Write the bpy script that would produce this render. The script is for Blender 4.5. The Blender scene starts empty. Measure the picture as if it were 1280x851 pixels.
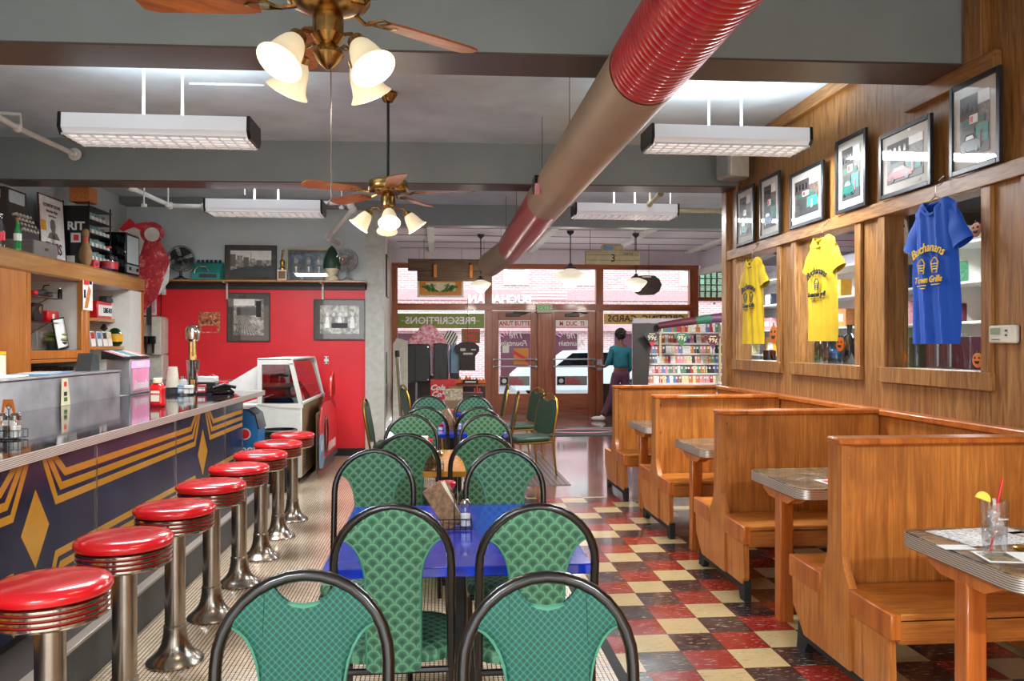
import bpy, bmesh, math, random
from mathutils import Matrix, Vector
R=random.Random(7); pi=math.pi; V=Vector
SC=bpy.context.scene; COL=SC.collection
# ------------------------------------------------ camera, world, exposure, lights
H0=1.4985; PSI=.0915; FF=1000.; YH=430.
cd=bpy.data.cameras.new('camera'); cam=bpy.data.objects.new('camera',cd); COL.objects.link(cam)
cam.location=(0,0,H0); cam.rotation_euler=(pi/2,0,-PSI)
cd.sensor_width=36; cd.lens=36*FF/1280; cd.shift_y=4.5/1280; cd.clip_end=200; cd.clip_start=.05
SC.camera=cam
SC.view_settings.view_transform='Standard'; SC.view_settings.look='None'
SC.view_settings.exposure=0.38; SC.view_settings.gamma=1; SC.view_settings.use_curve_mapping=False
SC.cycles.max_bounces=7; SC.cycles.diffuse_bounces=4; SC.cycles.glossy_bounces=4; SC.cycles.transmission_bounces=6
SC.cycles.transparent_max_bounces=12; SC.cycles.sample_clamp_indirect=6; SC.cycles.caustics_reflective=False; SC.cycles.caustics_refractive=False
w=bpy.data.worlds.new('world'); SC.world=w; w.use_nodes=True
bg=w.node_tree.nodes['Background']; bg.inputs[0].default_value=(.86,.93,1,1); bg.inputs[1].default_value=2.6
def lamp(name,kind,loc,energy,color=(1,1,1),size=(.5,.5),rot=(0,0,0),rad=.05):
    l=bpy.data.lights.new(name,kind); l.energy=energy; l.color=color
    if kind=='AREA': l.shape='RECTANGLE'; l.size,l.size_y=size
    elif kind=='SUN': l.angle=.01
    else: l.shadow_soft_size=rad
    o=bpy.data.objects.new(name,l); o.location=loc; o.rotation_euler=rot; COL.objects.link(o); return o
sun=lamp('sun','SUN',(0,30,20),3.0,(1,.96,.88),rot=(math.radians(48),0,math.radians(200)))
# soft fill lamp added in front of the rear wall, which has no window

lamp('rear_fill','AREA',(-.4,-2.4,1.6),95,(.97,.98,1),(6,2.6),(pi/2,0,0))

# ------------------------------------------------ helpers
def S(h):
    h=h.lstrip('#'); c=[int(h[i:i+2],16)/255 for i in (0,2,4)]
    return tuple([(x/12.92 if x<=.04045 else ((x+.055)/1.055)**2.4) for x in c]+[1])
def P(px,py,d):
    u=(px-640)/FF*d; z=H0+(YH-py)/FF*d
    return V((u*math.cos(PSI)+d*math.sin(PSI), -u*math.sin(PSI)+d*math.cos(PSI), z))
def PX(px,py,X):
    return P(px,py,X/((px-640)/FF*math.cos(PSI)+math.sin(PSI)))
def PY(px,py,Y):
    return P(px,py,Y/(math.cos(PSI)-(px-640)/FF*math.sin(PSI)))
def PZ(px,py,Z): return P(px,py,(Z-H0)*FF/(YH-py))

MATS={}
class NT:
    def __init__(s,name):
        s.m=bpy.data.materials.new(name); s.m.use_nodes=True; s.t=s.m.node_tree; s.b=s.t.nodes['Principled BSDF']; MATS[name]=s.m
    def n(s,ty,**k):
        x=s.t.nodes.new(ty)
        for a,b in k.items(): setattr(x,a,b)
        return x
    def set(s,i,v):
        if hasattr(v,'is_output') or hasattr(v,'links'): s.t.links.new(v,i)
        else: i.default_value=v
    def math(s,op,a,b=0,c=None):
        x=s.n('ShaderNodeMath',operation=op); s.set(x.inputs[0],a); s.set(x.inputs[1],b)
        if c is not None: s.set(x.inputs[2],c)
        return x.outputs[0]
    def coord(s,kind='Object'): return s.n('ShaderNodeTexCoord').outputs[kind]
    def mapping(s,vec,scale=(1,1,1),rot=(0,0,0),loc=(0,0,0)):
        x=s.n('ShaderNodeMapping'); s.set(x.inputs[0],vec); x.inputs['Scale'].default_value=scale; x.inputs['Rotation'].default_value=rot; x.inputs['Location'].default_value=loc
        return x.outputs[0]
    def noise(s,vec,scale=5,detail=4,rough=.55,dist=0):
        x=s.n('ShaderNodeTexNoise'); s.set(x.inputs['Vector'],vec); x.inputs['Scale'].default_value=scale; x.inputs['Detail'].default_value=detail
        x.inputs['Roughness'].default_value=rough; x.inputs['Distortion'].default_value=dist; return x.outputs['Fac']
    def ramp(s,fac,stops,const=False):
        x=s.n('ShaderNodeValToRGB'); s.set(x.inputs[0],fac); e=x.color_ramp.elements
        if const: x.color_ramp.interpolation='CONSTANT'
        while len(e)<len(stops): e.new(.5)
        for k,(p,c) in enumerate(stops): e[k].position=p; e[k].color=S(c) if isinstance(c,str) else c
        return x.outputs[0]
    def mix(s,fac,a,b,blend='MIX'):
        x=s.n('ShaderNodeMix',data_type='RGBA',blend_type=blend); s.set(x.inputs[0],fac)
        s.set(x.inputs[6],S(a) if isinstance(a,str) else a); s.set(x.inputs[7],S(b) if isinstance(b,str) else b); return x.outputs[2]
    def bump(s,h,strength=.2,dist=.01):
        x=s.n('ShaderNodeBump'); s.set(x.inputs['Height'],h); x.inputs['Strength'].default_value=strength; x.inputs['Distance'].default_value=dist
        s.t.links.new(x.outputs[0],s.b.inputs['Normal'])
    def sep(s,vec):
        x=s.n('ShaderNodeSeparateXYZ'); s.set(x.inputs[0],vec); return x.outputs
    def comb(s,a,b,c):
        x=s.n('ShaderNodeCombineXYZ'); s.set(x.inputs[0],a); s.set(x.inputs[1],b); s.set(x.inputs[2],c); return x.outputs[0]
    def fin(s,base=None,rough=.5,metal=0,coat=0,emit=None,estr=0,spec=None):
        if base is not None: s.set(s.b.inputs['Base Color'],S(base) if isinstance(base,str) else base)
        s.set(s.b.inputs['Roughness'],rough); s.b.inputs['Metallic'].default_value=metal
        if coat: s.b.inputs['Coat Weight'].default_value=coat; s.b.inputs['Coat Roughness'].default_value=.08
        if emit: s.b.inputs['Emission Color'].default_value=S(emit); s.b.inputs['Emission Strength'].default_value=estr
        if spec is not None: s.b.inputs['Specular IOR Level'].default_value=spec
        return s.m
def plain(name,col,rough=.5,metal=0,coat=0,emit=None,estr=0,var=.12,scale=14):
    m=NT(name); v=m.noise(m.coord(),scale,3)
    c=S(col); dk=tuple([x*(1-var) for x in c[:3]]+[1]); lt=tuple([min(1,x*(1+var)) for x in c[:3]]+[1])
    m.fin(m.ramp(v,[(.3,dk),(.7,lt)]),rough,metal,coat,emit,estr); return m.m
def wood(name,stops,axis='z',scale=1.,rough=.35,coat=.2,fine=1.,bump=.12,blot=0.):
    m=NT(name); c=m.coord(); st={'x':(.12,1,1),'y':(1,.12,1),'z':(1,1,.09)}[axis]
    a=m.mapping(c,tuple(k*scale for k in st)); g1=m.noise(a,9,5,.6,1.2)
    b=m.mapping(c,tuple((k*k if k<1 else 1)*scale*6 for k in st)); g2=m.noise(b,14*fine,3,.7,.2)
    f=m.math('ADD',m.math('MULTIPLY',g1,.6),m.math('MULTIPLY',g2,.4))
    col=m.ramp(f,stops)
    if blot:
        n=m.noise(c,2.3,4,.6); col=m.mix(m.math('MULTIPLY',m.ramp(n,[(.45,(0,0,0,1)),(.75,(1,1,1,1))]),blot),col,stops[0][1])
    m.bump(g2,bump,.003); return m.fin(col,rough,0,coat)
def glass(name,tint='#ffffff',rough=.02,mixf=.0):
    m=NT(name); t=m.t; out=[n for n in t.nodes if n.type=='OUTPUT_MATERIAL'][0]
    tr=m.n('ShaderNodeBsdfTransparent'); tr.inputs[0].default_value=S(tint); gl=m.n('ShaderNodeBsdfGlossy'); gl.inputs['Roughness'].default_value=rough
    fr=m.n('ShaderNodeFresnel'); fr.inputs[0].default_value=1.45; f=m.math('MULTIPLY',m.math('ADD',fr.outputs[0],mixf),m.math('SUBTRACT',1.,m.n('ShaderNodeNewGeometry').outputs['Backfacing']))
    mx=m.n('ShaderNodeMixShader'); t.links.new(f,mx.inputs[0]); t.links.new(tr.outputs[0],mx.inputs[1]); t.links.new(gl.outputs[0],mx.inputs[2]); t.links.new(mx.outputs[0],out.inputs[0])
    return m.m
# --- materials
plain('wall_grey','#c6d0d0',.6,var=.03,scale=4); plain('ceiling_paint','#bfced6',.55,scale=3); plain('beam_face','#858d8d',.5,scale=3,var=.05); plain('beam_brown','#4e433d',.4,scale=3)
plain('red_paint','#e0202c',.42,scale=3,var=.06); plain('dark_strip','#2a2422',.5); plain('column_white','#b9bab0',.55)
plain('front_ceiling','#d2c9d2',.5,var=.05); plain('batten','#6b4a45',.5); plain('white_paint','#dcdcd6',.45,var=.04); plain('white_gloss','#e6e6e2',.25,var=.03)
OAK=[(.34,'#4a2c12'),(.44,'#82552b'),(.54,'#9c6e3c'),(.7,'#b98c54')]
wood('oak_wall',OAK,'z',3.2,.4,.15,1.8); wood('oak_rail',OAK,'y',3.,.4,.15,1.8); 
BW=[(.28,'#7a4412'),(.45,'#ad662a'),(.58,'#cd8138'),(.78,'#e6a656')]
wood('booth_wood',BW,'z',2.0,.38,.2,1.5,.05,.55); wood('booth_seat_wood',BW,'x',2.0,.3,.3,1.5,.05,.4)
wood('booth_leg_wood',[(.3,'#8a3f12'),(.6,'#c9702a'),(.8,'#dc8a3c')],'z',1.,.3,.3)
DW=[(.28,'#54270f'),(.5,'#9a5330'),(.75,'#bf7648')]
wood('door_wood',DW,'z',1.2,.35,.3); wood('door_wood_h',DW,'x',1.2,.35,.3)
wood('cabinet_wood',[(.28,'#8a4a14'),(.5,'#b9702a'),(.75,'#d08a40')],'z',1.,.35,.3,1,.06,.4); wood('cabinet_wood_h',[(.28,'#8a5424'),(.5,'#b07a3e'),(.75,'#c8965a')],'y',1.,.3,.4)
wood('dark_wood',[(.3,'#20120c'),(.6,'#3d2618'),(.8,'#523424')],'z',1.,.4,.2); wood('plank_old',[(.3,'#2e2218'),(.55,'#5a4532'),(.8,'#7a6248')],'x',1.5,.7,0)
wood('till_wood',[(.3,'#1c1412'),(.6,'#352825'),(.8,'#46362f')],'z',1.,.5,.1); wood('till_grey',[(.3,'#5a5350'),(.7,'#857d78')],'y',1.,.6,0)
wood('blade_wood',[(.3,'#5a2c12'),(.6,'#a8602c'),(.8,'#c07c40')],'x',1.5,.4,.2)
plain('black','#121212',.35); plain('black_matte','#1c1c1c',.7); plain('black_gloss','#0a0a0c',.08); plain('dark_grey','#3a3d3e',.5)
m=NT('chrome'); m.fin(m.ramp(m.noise(m.coord(),6,3),[(.3,'#b4ada2'),(.7,'#d8d2c8')]),.12,1)
m=NT('old_chrome'); m.fin(m.ramp(m.noise(m.coord(),8,3),[(.3,'#a39a8e'),(.7,'#b8afa4')]),m.ramp(m.noise(m.coord(),5,2),[(.3,(.2,)*3+(1,)),(.8,(.28,)*3+(1,))]),1)
m=NT('stainless'); m.fin(m.ramp(m.noise(m.coord(),4,4),[(.3,'#9a9a9e'),(.7,'#c8c8cc')]),.38,.55)
m=NT('stainless_dark'); m.fin('#6a6c6e',.35,1)
m=NT('alu_ribbed'); z=m.sep(m.coord())[2]; f=m.math('FRACT',m.math('MULTIPLY',z,130)); m.bump(m.math('PINGPONG',f,.5),.5,.004); m.fin(m.ramp(f,[(.15,'#4a423c'),(.35,'#d2c9c0')]),.34,.75)
m=NT('brass'); m.fin(m.ramp(m.noise(m.coord(),20,3),[(.3,'#8a6a38'),(.7,'#b8935a')]),.25,1)
m=NT('gold'); m.fin('#b8893c',.3,1)
plain('red_vinyl','#d2161f',.2,coat=.5,var=.02,scale=4); plain('red_plastic','#d0161a',.3,coat=.3); plain('red_band','#a3141a',.35)
plain('red_duct','#b2161c',.34,.2,.2,scale=4); plain('beige_duct','#9e8870',.5,0,scale=4,var=.05); plain('frame_black','#24262a',.35); plain('chair_frame','#120e0c',.25,coat=.3)
plain('blue_table','#1234bc',.14,coat=.5,var=.05,scale=3); plain('orange_table','#d98f2e',.2,coat=.4,scale=3); plain('blue_edge','#1d37b4',.3)
plain('pink_neon','#e8a0d0',.3,emit='#e9a6d8',estr=.5); plain('cream','#e4d8b4',.4,emit=None); plain('paper','#e9e9e6',.6,var=.03); plain('paper_cup','#e8ddc8',.5)
plain('grey_plastic','#8d8f8e',.45); plain('beige_plastic','#cfc9ba',.45); plain('yellow','#e0a41c',.3); plain('navy','#1f2438',.18)
m=NT('navy_panel'); n=m.noise(m.coord(),1.6,4); m.fin(m.ramp(n,[(.3,'#141a36'),(.7,'#29305a')]),.22,0,0,spec=.35)
plain('gold_stripe','#d79a1e',.25,coat=.4,var=.05,scale=3)
m=NT('counter_laminate'); n=m.noise(m.mapping(m.coord(),(1,.5,1)),4,5,.6,1.5); m.fin(m.ramp(n,[(.42,'#0d0c12'),(.52,'#1b1620'),(.6,'#3a2634'),(.66,'#1c3328'),(.72,'#100f14')]),.06,0,0,spec=.35)
def fabric(name,u_ax,v_ax,w,lo,mid,hi):
    m=NT(name); s=m.sep(m.coord()); r=w/2; h=r*.98
    u=s['XYZ'.index(u_ax)]; v=s['XYZ'.index(v_ax)]; v=m.math('ADD',v,5); u=m.math('ADD',u,5)
    row=m.math('FLOOR',m.math('DIVIDE',v,h)); dy=m.math('SUBTRACT',v,m.math('MULTIPLY',row,h))
    par=m.math('MULTIPLY',m.math('MODULO',row,2.),r)
    uu=m.math('SUBTRACT',u,par); dx=m.math('SUBTRACT',m.math('MULTIPLY',m.math('FRACT',m.math('DIVIDE',uu,w)),w),r)
    d1=m.math('SQRT',m.math('ADD',m.math('MULTIPLY',dx,dx),m.math('MULTIPLY',dy,dy)))
    dx2=m.math('SUBTRACT',r,m.math('ABSOLUTE',dx)); dy2=m.math('SUBTRACT',h,dy)
    d2=m.math('SQRT',m.math('ADD',m.math('MULTIPLY',dx2,dx2),m.math('MULTIPLY',dy2,dy2)))
    inside=m.math('LESS_THAN',d1,r); t1=m.math('DIVIDE',d1,r); t2=m.math('ADD',m.math('DIVIDE',d2,r*1.15),.1)
    t=m.math('ADD',m.math('MULTIPLY',inside,t1),m.math('MULTIPLY',m.math('SUBTRACT',1.,inside),t2))
    m.bump(t,.25,.004)
    return m.fin(m.ramp(t,[(.15,lo),(.62,mid),(.88,hi),(1.,mid)]),.75)
fabric('scale_fabric','X','Z',.047,'#284f3a','#3f6f55','#649a76'); fabric('scale_fabric_seat','X','Y',.047,'#284f3a','#3f6f55','#649a76')
m=NT('diamond_fabric'); s_=m.sep(m.coord()); a=m.math('MULTIPLY',m.math('ADD',s_[0],s_[2]),190); b=m.math('MULTIPLY',m.math('SUBTRACT',s_[0],s_[2]),190)
m.fin(m.ramp(m.math('ABSOLUTE',m.math('MULTIPLY',m.math('SINE',a),m.math('SINE',b))),[(0,'#237060'),(.18,'#185a4a'),(.6,'#0f4236')]),.7)
plain('piping_green','#3f7f66',.6); plain('green_vinyl','#24412f',.5); plain('teal','#2a8a80',.5)
# floors
m=NT('mosaic_floor'); c=m.coord(); br=m.n('ShaderNodeTexBrick'); br.offset=0; br.squash=1; m.set(br.inputs['Vector'],c)
for k,v in (('Scale',1.),('Mortar Size',.0022),('Mortar Smooth',.1),('Bias',0.),('Brick Width',.0205),('Row Height',.0205)): br.inputs[k].default_value=v
br.inputs['Color1'].default_value=S('#f4e0c4'); br.inputs['Color2'].default_value=S('#e2cbae'); br.inputs['Mortar'].default_value=S('#4c2c1c')
n=m.noise(c,1.2,4); m.fin(m.mix(m.math('MULTIPLY',n,.2),br.outputs[0],'#b08a68','MULTIPLY'),.22,0,.3)
m=NT('checker_floor'); c=m.coord(); s_=m.sep(c); T=.2286
ci=m.math('FLOOR',m.math('DIVIDE',m.math('SUBTRACT',s_[0],1.4065-30*T),T)); ri=m.math('FLOOR',m.math('DIVIDE',m.math('SUBTRACT',s_[1],3.5867-30*T),T))
idx=m.math('MODULO',m.math('ADD',m.math('SUBTRACT',ci,ri),300),3.)
col=m.ramp(m.math('DIVIDE',m.math('ADD',idx,.5),3.),[(0,'#c6ae7e'),(.333,'#382b2b'),(.667,'#942820')],True)
st=m.noise(m.mapping(c,(6,34,1),(0,0,.5)),3.2,3,.6,.6); col=m.mix(m.ramp(st,[(.6,(0,0,0,1)),(.68,(.75,)*3+(1,))]),col,'#d9c3a8')
st2=m.noise(m.mapping(c,(5,26,1),(0,0,.5),(3,7,0)),3.5,3,.6,.6); col=m.mix(m.ramp(st2,[(.6,(0,0,0,1)),(.7,(.6,)*3+(1,))]),col,'#6a4034')
fx=m.math('FRACT',m.math('DIVIDE',m.math('SUBTRACT',s_[0],1.4065-30*T),T)); fy=m.math('FRACT',m.math('DIVIDE',m.math('SUBTRACT',s_[1],3.5867-30*T),T))
g=m.math('MINIMUM',m.math('PINGPONG',fx,.5),m.math('PINGPONG',fy,.5)); col=m.mix(m.math('LESS_THAN',g,.008),col,'#2c1c16')
m.fin(col,m.ramp(m.noise(c,5,4),[(.3,(.12,)*3+(1,)),(.8,(.3,)*3+(1,))]),0,.35)
m=NT('old_floor'); c=m.coord(); n=m.noise(m.mapping(c,(1.2,5,1)),3,5,.65,.8); s_=m.sep(c); fx=m.math('PINGPONG',m.math('FRACT',m.math('DIVIDE',s_[0],.46)),.5); fy=m.math('PINGPONG',m.math('FRACT',m.math('DIVIDE',s_[1],.46)),.5)
m.bump(n,.1,.01); m.fin(m.mix(m.math('LESS_THAN',m.math('MINIMUM',fx,fy),.012),m.ramp(n,[(.3,'#4a2f2c'),(.55,'#6e4a46'),(.8,'#8c6a62')]),'#1c1210'),m.ramp(n,[(.3,(.14,)*3+(1,)),(.8,(.3,)*3+(1,))]),0,1.)
m=NT('street'); m.fin('#8d8a86',.8); m=NT('sidewalk'); m.fin('#b9b4ab',.8)
m=NT('brick_pink'); c=m.coord(); s_=m.sep(c); br=m.n('ShaderNodeTexBrick'); m.set(br.inputs['Vector'],m.comb(s_[0],s_[2],0)); 
for k,v in (('Scale',1.),('Mortar Size',.013),('Brick Width',.26),('Row Height',.085)): br.inputs[k].default_value=v
br.inputs['Color1'].default_value=S('#d89a92'); br.inputs['Color2'].default_value=S('#e2b0a8'); br.inputs['Mortar'].default_value=S('#f2e6e0'); m.fin(br.outputs[0],.8)
glass('window_glass','#f4fbff',.01); glass('picture_glass','#ffffff',.03,.05); glass('clear_glass','#fafcfc',.02,.08); glass('ice','#ffffff',.25,.5); glass('tumbler_glass','#f8fafc',.05,.2); plain('bottle_green','#1d8a3c',.08,coat=.5); plain('band_pink','#dcaaa6',.6); plain('menu_brown','#8a6a48',.6,var=.5,scale=45); glass('green_glass','#3f8a5a',.05,.05); glass('blue_glass','#5a80a8',.05,.05); glass('dark_glass','#3a1418',.05,.05); glass('amber_glass','#8a4a2a',.05,.05)
glass('case_glass','#b8b0b0',.03,.12); glass('pale_green_glass','#b8dccb',.05,.05)
m=NT('shade_glass'); m.b.inputs['Subsurface Weight'].default_value=0; m.fin('#cfc4a6',.35,0,.1,'#ffe9c0',.35)
m=NT('pendant_glass'); m.fin('#e9e4d0',.35,0,0,'#fff3d8',.45)
m=NT('bulb_on'); m.fin('#ffffff',.3,0,0,'#fff4dc',3)
m=NT('tube_lamp'); m.fin('#ffffff',.4,0,0,'#f2f6ff',.5)
m=NT('tube_lamp_side'); m.fin('#eceef0',.4,0,0,'#eef2ff',.1)
plain('pink_panel','#e08fae',.35,var=.06,emit='#e07fae',estr=.15)
m=NT('screen_glow'); m.fin('#a8b0a8',.3,0,0,'#c8d8f0',.05)
m=NT('exit_green'); m.fin('#1f6a3a',.4,0,0,'#2fae5c',.5)
plain('exit_body','#c8c4a8',.4); plain('sign_cream','#b9ad86',.5); plain('leaf_green','#3f7a34',.7,var=.4,scale=40); plain('green_band','#7f9440',.5); plain('yellow_band','#d8b860',.5); plain('pink','#e79aa4',.5,var=.25,scale=30)
plain('cardboard','#8a6a44',.7); plain('light_blue','#7ba0c0',.4); plain('cool_blue','#1f6aa8',.4); plain('green_awning','#2f6a58',.6); plain('maroon','#5a2030',.55); plain('purple','#5c3558',.5)
plain('skin_brown','#6a4330',.55); plain('hair_dark','#151011',.7); plain('trouser','#57304a',.7); plain('sweater','#1f6f80',.8); plain('shoe','#d8d2cc',.5)
plain('shirt_blue','#0549ae',.8,var=.04); plain('shirt_yellow','#c4a418',.8,var=.04); plain('print_yellow','#e0b828',.7); plain('print_dark','#1a2030',.7)
plain('stone_white','#e8e6e0',.5); plain('step_dark','#443c38',.6); plain('pumpkin','#e07a2c',.5); plain('ghost_white','#e4e2d8',.5); plain('lemon','#d8c840',.4); plain('lcd','#8a9a80',.3)
plain('mat_board','#cfccc4',.7,var=.03); plain('brown_frame','#453a34',.4); plain('brown_mat','#4c443e',.7); plain('grille_metal','#6a5c58',.35,.6); plain('doormat','#3c4444',.8)
def photo(name,stops,sc=9,sx=1,sy=1):
    m=NT(name); n=m.noise(m.mapping(m.coord(),(sx,1,sy)),sc,6,.75,.6); return m.fin(m.ramp(n,stops),.5)
photo('bw_photo',[(.3,'#26241f'),(.45,'#6e6b62'),(.55,'#b5b1a4'),(.7,'#dcd8ca')],14); photo('bw_photo_dark',[(.35,'#101820'),(.55,'#3a4a58'),(.75,'#a8b8c8')],8)
photo('street_photo',[(.3,'#2a2826'),(.45,'#5e4a44'),(.6,'#7c7068'),(.75,'#a8a29a')],30); photo('people_photo',[(.35,'#6a2a1c'),(.5,'#c05a2c'),(.62,'#d8b090'),(.75,'#345a70')],26)
photo('collage',[(.36,'#1f2422'),(.46,'#3a3c34'),(.5,'#a88a48'),(.55,'#4a4c46'),(.62,'#c8c0a8'),(.68,'#34485a')],6); photo('newsprint',[(.42,'#8c8c8c'),(.5,'#dcdcda'),(.6,'#ededeb')],60,1,1)
photo('red_print',[(.35,'#8a1018'),(.55,'#d02832'),(.68,'#e8b8a8'),(.8,'#f0e8e0')],9); photo('menu_print',[(.35,'#54452f'),(.5,'#a89a78'),(.65,'#d8d0b8'),(.75,'#8a4a3a')],50)
photo('pink_swirl',[(.4,'#d04460'),(.5,'#f0a8b8'),(.6,'#f8e8ec')],16); photo('teal_cards',[(.4,'#2f6a68'),(.6,'#a8c8c0')],12)
CARDC=[('red','#b02a34'),('white','#e4e4e2'),('pink','#d8909c'),('green','#4f8a6a'),('blue','#5a78a8'),('cream','#d8cc9c'),('black','#2c2a30'),('orange','#c87838')]
for n_,c_ in CARDC: plain('card_'+n_,c_,.45,var=.35,scale=60)

class MB:
    def __init__(s,mat=None): s.v=[]; s.f=[]; s.mi=[]; s.mats=[]; s.T=Matrix(); s.cur=0; s.weld=False; s.m(mat) if mat else None
    def m(s,name):
        if name not in s.mats: s.mats.append(name)
        s.cur=s.mats.index(name); return s
    def add(s,vs,fs):
        o=len(s.v); s.v+=[s.T@V(p) for p in vs]
        for f in fs: s.f.append([i+o for i in f]); s.mi.append(s.cur)
        return s
    def box(s,a,b,bev=0):
        c=[(a[i]+b[i])/2 for i in range(3)]; h=[abs(b[i]-a[i])/2 for i in range(3)]; return s.bc(c,h,bev)
    def bc(s,c,h,bev=0,rot=None):
        L=(lambda p:V(c)+(rot@V(p) if rot else V(p)))
        if not bev:
            vs=[L((x*h[0],y*h[1],z*h[2])) for x in (-1,1) for y in (-1,1) for z in (-1,1)]
            return s.add(vs,[(0,1,3,2),(4,6,7,5),(0,4,5,1),(2,3,7,6),(0,2,6,4),(1,5,7,3)])
        bev=min(bev,min(h)*.95); vs=[]; ix={}
        for x in (-1,1):
            for y in (-1,1):
                for z in (-1,1):
                    for k in range(3):
                        p=[x*(h[0]-bev),y*(h[1]-bev),z*(h[2]-bev)]; p[k]=(x,y,z)[k]*h[k]; ix[(x,y,z,k)]=len(vs); vs.append(L(p))
        fs=[]
        for k in range(3):
            a,b=[(1,2),(0,2),(0,1)][k]
            for sg in (-1,1):
                q=[]
                for sa,sb in ((-1,-1),(1,-1),(1,1),(-1,1)):
                    t=[0,0,0]; t[k]=sg; t[a]=sa; t[b]=sb; q.append(ix[(*t,k)])
                fs.append(q)
            for sa in (-1,1):
                for sb in (-1,1):
                    t0=[0,0,0]; t1=[0,0,0]; t0[k]=-1; t1[k]=1; t0[a]=t1[a]=sa; t0[b]=t1[b]=sb
                    fs.append([ix[(*t0,a)],ix[(*t1,a)],ix[(*t1,b)],ix[(*t0,b)]])
        for x in (-1,1):
            for y in (-1,1):
                for z in (-1,1): fs.append([ix[(x,y,z,k)] for k in range(3)])
        return s.add(vs,fs)
    def lathe(s,prof,c=(0,0,0),n=24,M=None):
        vs=[];fs=[]; M=M or Matrix(); c=V(c)
        for r,z in prof:
            for k in range(n): a=2*pi*k/n; vs.append(c+M@V((r*math.cos(a),r*math.sin(a),z)))
        for j in range(len(prof)-1):
            for k in range(n): k2=(k+1)%n; fs.append([j*n+k,j*n+k2,(j+1)*n+k2,(j+1)*n+k])
        if prof[0][0]>1e-4: fs.append(list(range(n)))
        if prof[-1][0]>1e-4: fs.append([(len(prof)-1)*n+k for k in range(n)])
        return s.add(vs,fs)
    def shell(s,prof,c=(0,0,0),n=24,M=None):
        vs=[];fs=[]; M=M or Matrix(); c=V(c)
        for r,z in prof:
            for k in range(n): a=2*pi*k/n; vs.append(c+M@V((r*math.cos(a),r*math.sin(a),z)))
        for j in range(len(prof)-1):
            for k in range(n): k2=(k+1)%n; fs.append([j*n+k,j*n+k2,(j+1)*n+k2,(j+1)*n+k])
        return s.add(vs,fs)
    def cyl(s,p0,p1,r0,r1=None,n=14):
        p0=V(p0);p1=V(p1); d=p1-p0; M=d.to_track_quat('Z','Y').to_matrix(); return s.lathe([(r0,0),(r1 if r1 is not None else r0,d.length)],p0,n,M)
    def tube(s,pts,r,n=8,closed=False):
        pts=[V(p) for p in pts]; N=len(pts); rs=r if isinstance(r,(list,tuple)) else [r]*N; vs=[];fs=[]; up=None
        for i,p in enumerate(pts):
            a=pts[(i-1)%N] if (closed or i>0) else p; b=pts[(i+1)%N] if (closed or i<N-1) else p
            t=(b-a); t=t.normalized() if t.length>1e-9 else V((0,0,1))
            if up is None:
                up=V((0,0,1)) if abs(t.z)<.9 else V((1,0,0))
            x=(up-t*up.dot(t))
            if x.length<1e-5: x=t.orthogonal()
            x.normalize(); y=t.cross(x); up=x
            for k in range(n): q=2*pi*k/n; vs.append(p+(x*math.cos(q)+y*math.sin(q))*rs[i])
        for i in range(N if closed else N-1):
            j=(i+1)%N
            for k in range(n): k2=(k+1)%n; fs.append([i*n+k,i*n+k2,j*n+k2,j*n+k])
        if not closed: fs.append(list(range(n))); fs.append([(N-1)*n+k for k in range(n)])
        return s.add(vs,fs)
    def prism(s,poly,ax,a,b):
        def mk(p,t): return {'x':(t,p[0],p[1]),'y':(p[0],t,p[1]),'z':(p[0],p[1],t)}[ax]
        n=len(poly); vs=[mk(p,a) for p in poly]+[mk(p,b) for p in poly]
        return s.add(vs,[list(range(n)),list(range(n,2*n))]+[[k,(k+1)%n,n+(k+1)%n,n+k] for k in range(n)])
    def sph(s,c,r,n=16,m=10,M=None):
        r=(r,r,r) if not isinstance(r,(tuple,list)) else r; vs=[];fs=[];M=M or Matrix.Identity(3)
        for j in range(m+1):
            t=pi*j/m
            for k in range(n): a=2*pi*k/n; vs.append(V(c)+M@V((r[0]*math.sin(t)*math.cos(a),r[1]*math.sin(t)*math.sin(a),-r[2]*math.cos(t))))
        for j in range(m):
            for k in range(n): k2=(k+1)%n; fs.append([j*n+k,j*n+k2,(j+1)*n+k2,(j+1)*n+k])
        return s.add(vs,fs)
    def grid(s,fn,nu,nv):
        s.weld=True
        vs=[fn(i/nu,j/nv) for j in range(nv+1) for i in range(nu+1)]
        return s.add(vs,[[j*(nu+1)+i,j*(nu+1)+i+1,(j+1)*(nu+1)+i+1,(j+1)*(nu+1)+i] for j in range(nv) for i in range(nu)])
    def text(s,st,size,o,xd=(1,0,0),up=(0,0,1),ext=.001,align='CENTER',shear=0,sx=1,bold=0):
        c=bpy.data.curves.new('t','FONT'); c.body=st; c.size=size; c.extrude=ext; c.align_x=align; c.align_y='CENTER'; c.shear=shear; c.resolution_u=2; c.offset=bold
        ob=bpy.data.objects.new('t',c); me=bpy.data.meshes.new_from_object(ob)
        xd=V(xd).normalized(); up=V(up).normalized(); nn=xd.cross(up)
        M=Matrix(((xd.x*sx,up.x,nn.x,o[0]),(xd.y*sx,up.y,nn.y,o[1]),(xd.z*sx,up.z,nn.z,o[2]),(0,0,0,1)))
        s.add([M@v.co for v in me.vertices],[list(p.vertices) for p in me.polygons])
        bpy.data.objects.remove(ob); bpy.data.meshes.remove(me); bpy.data.curves.remove(c); return s
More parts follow.
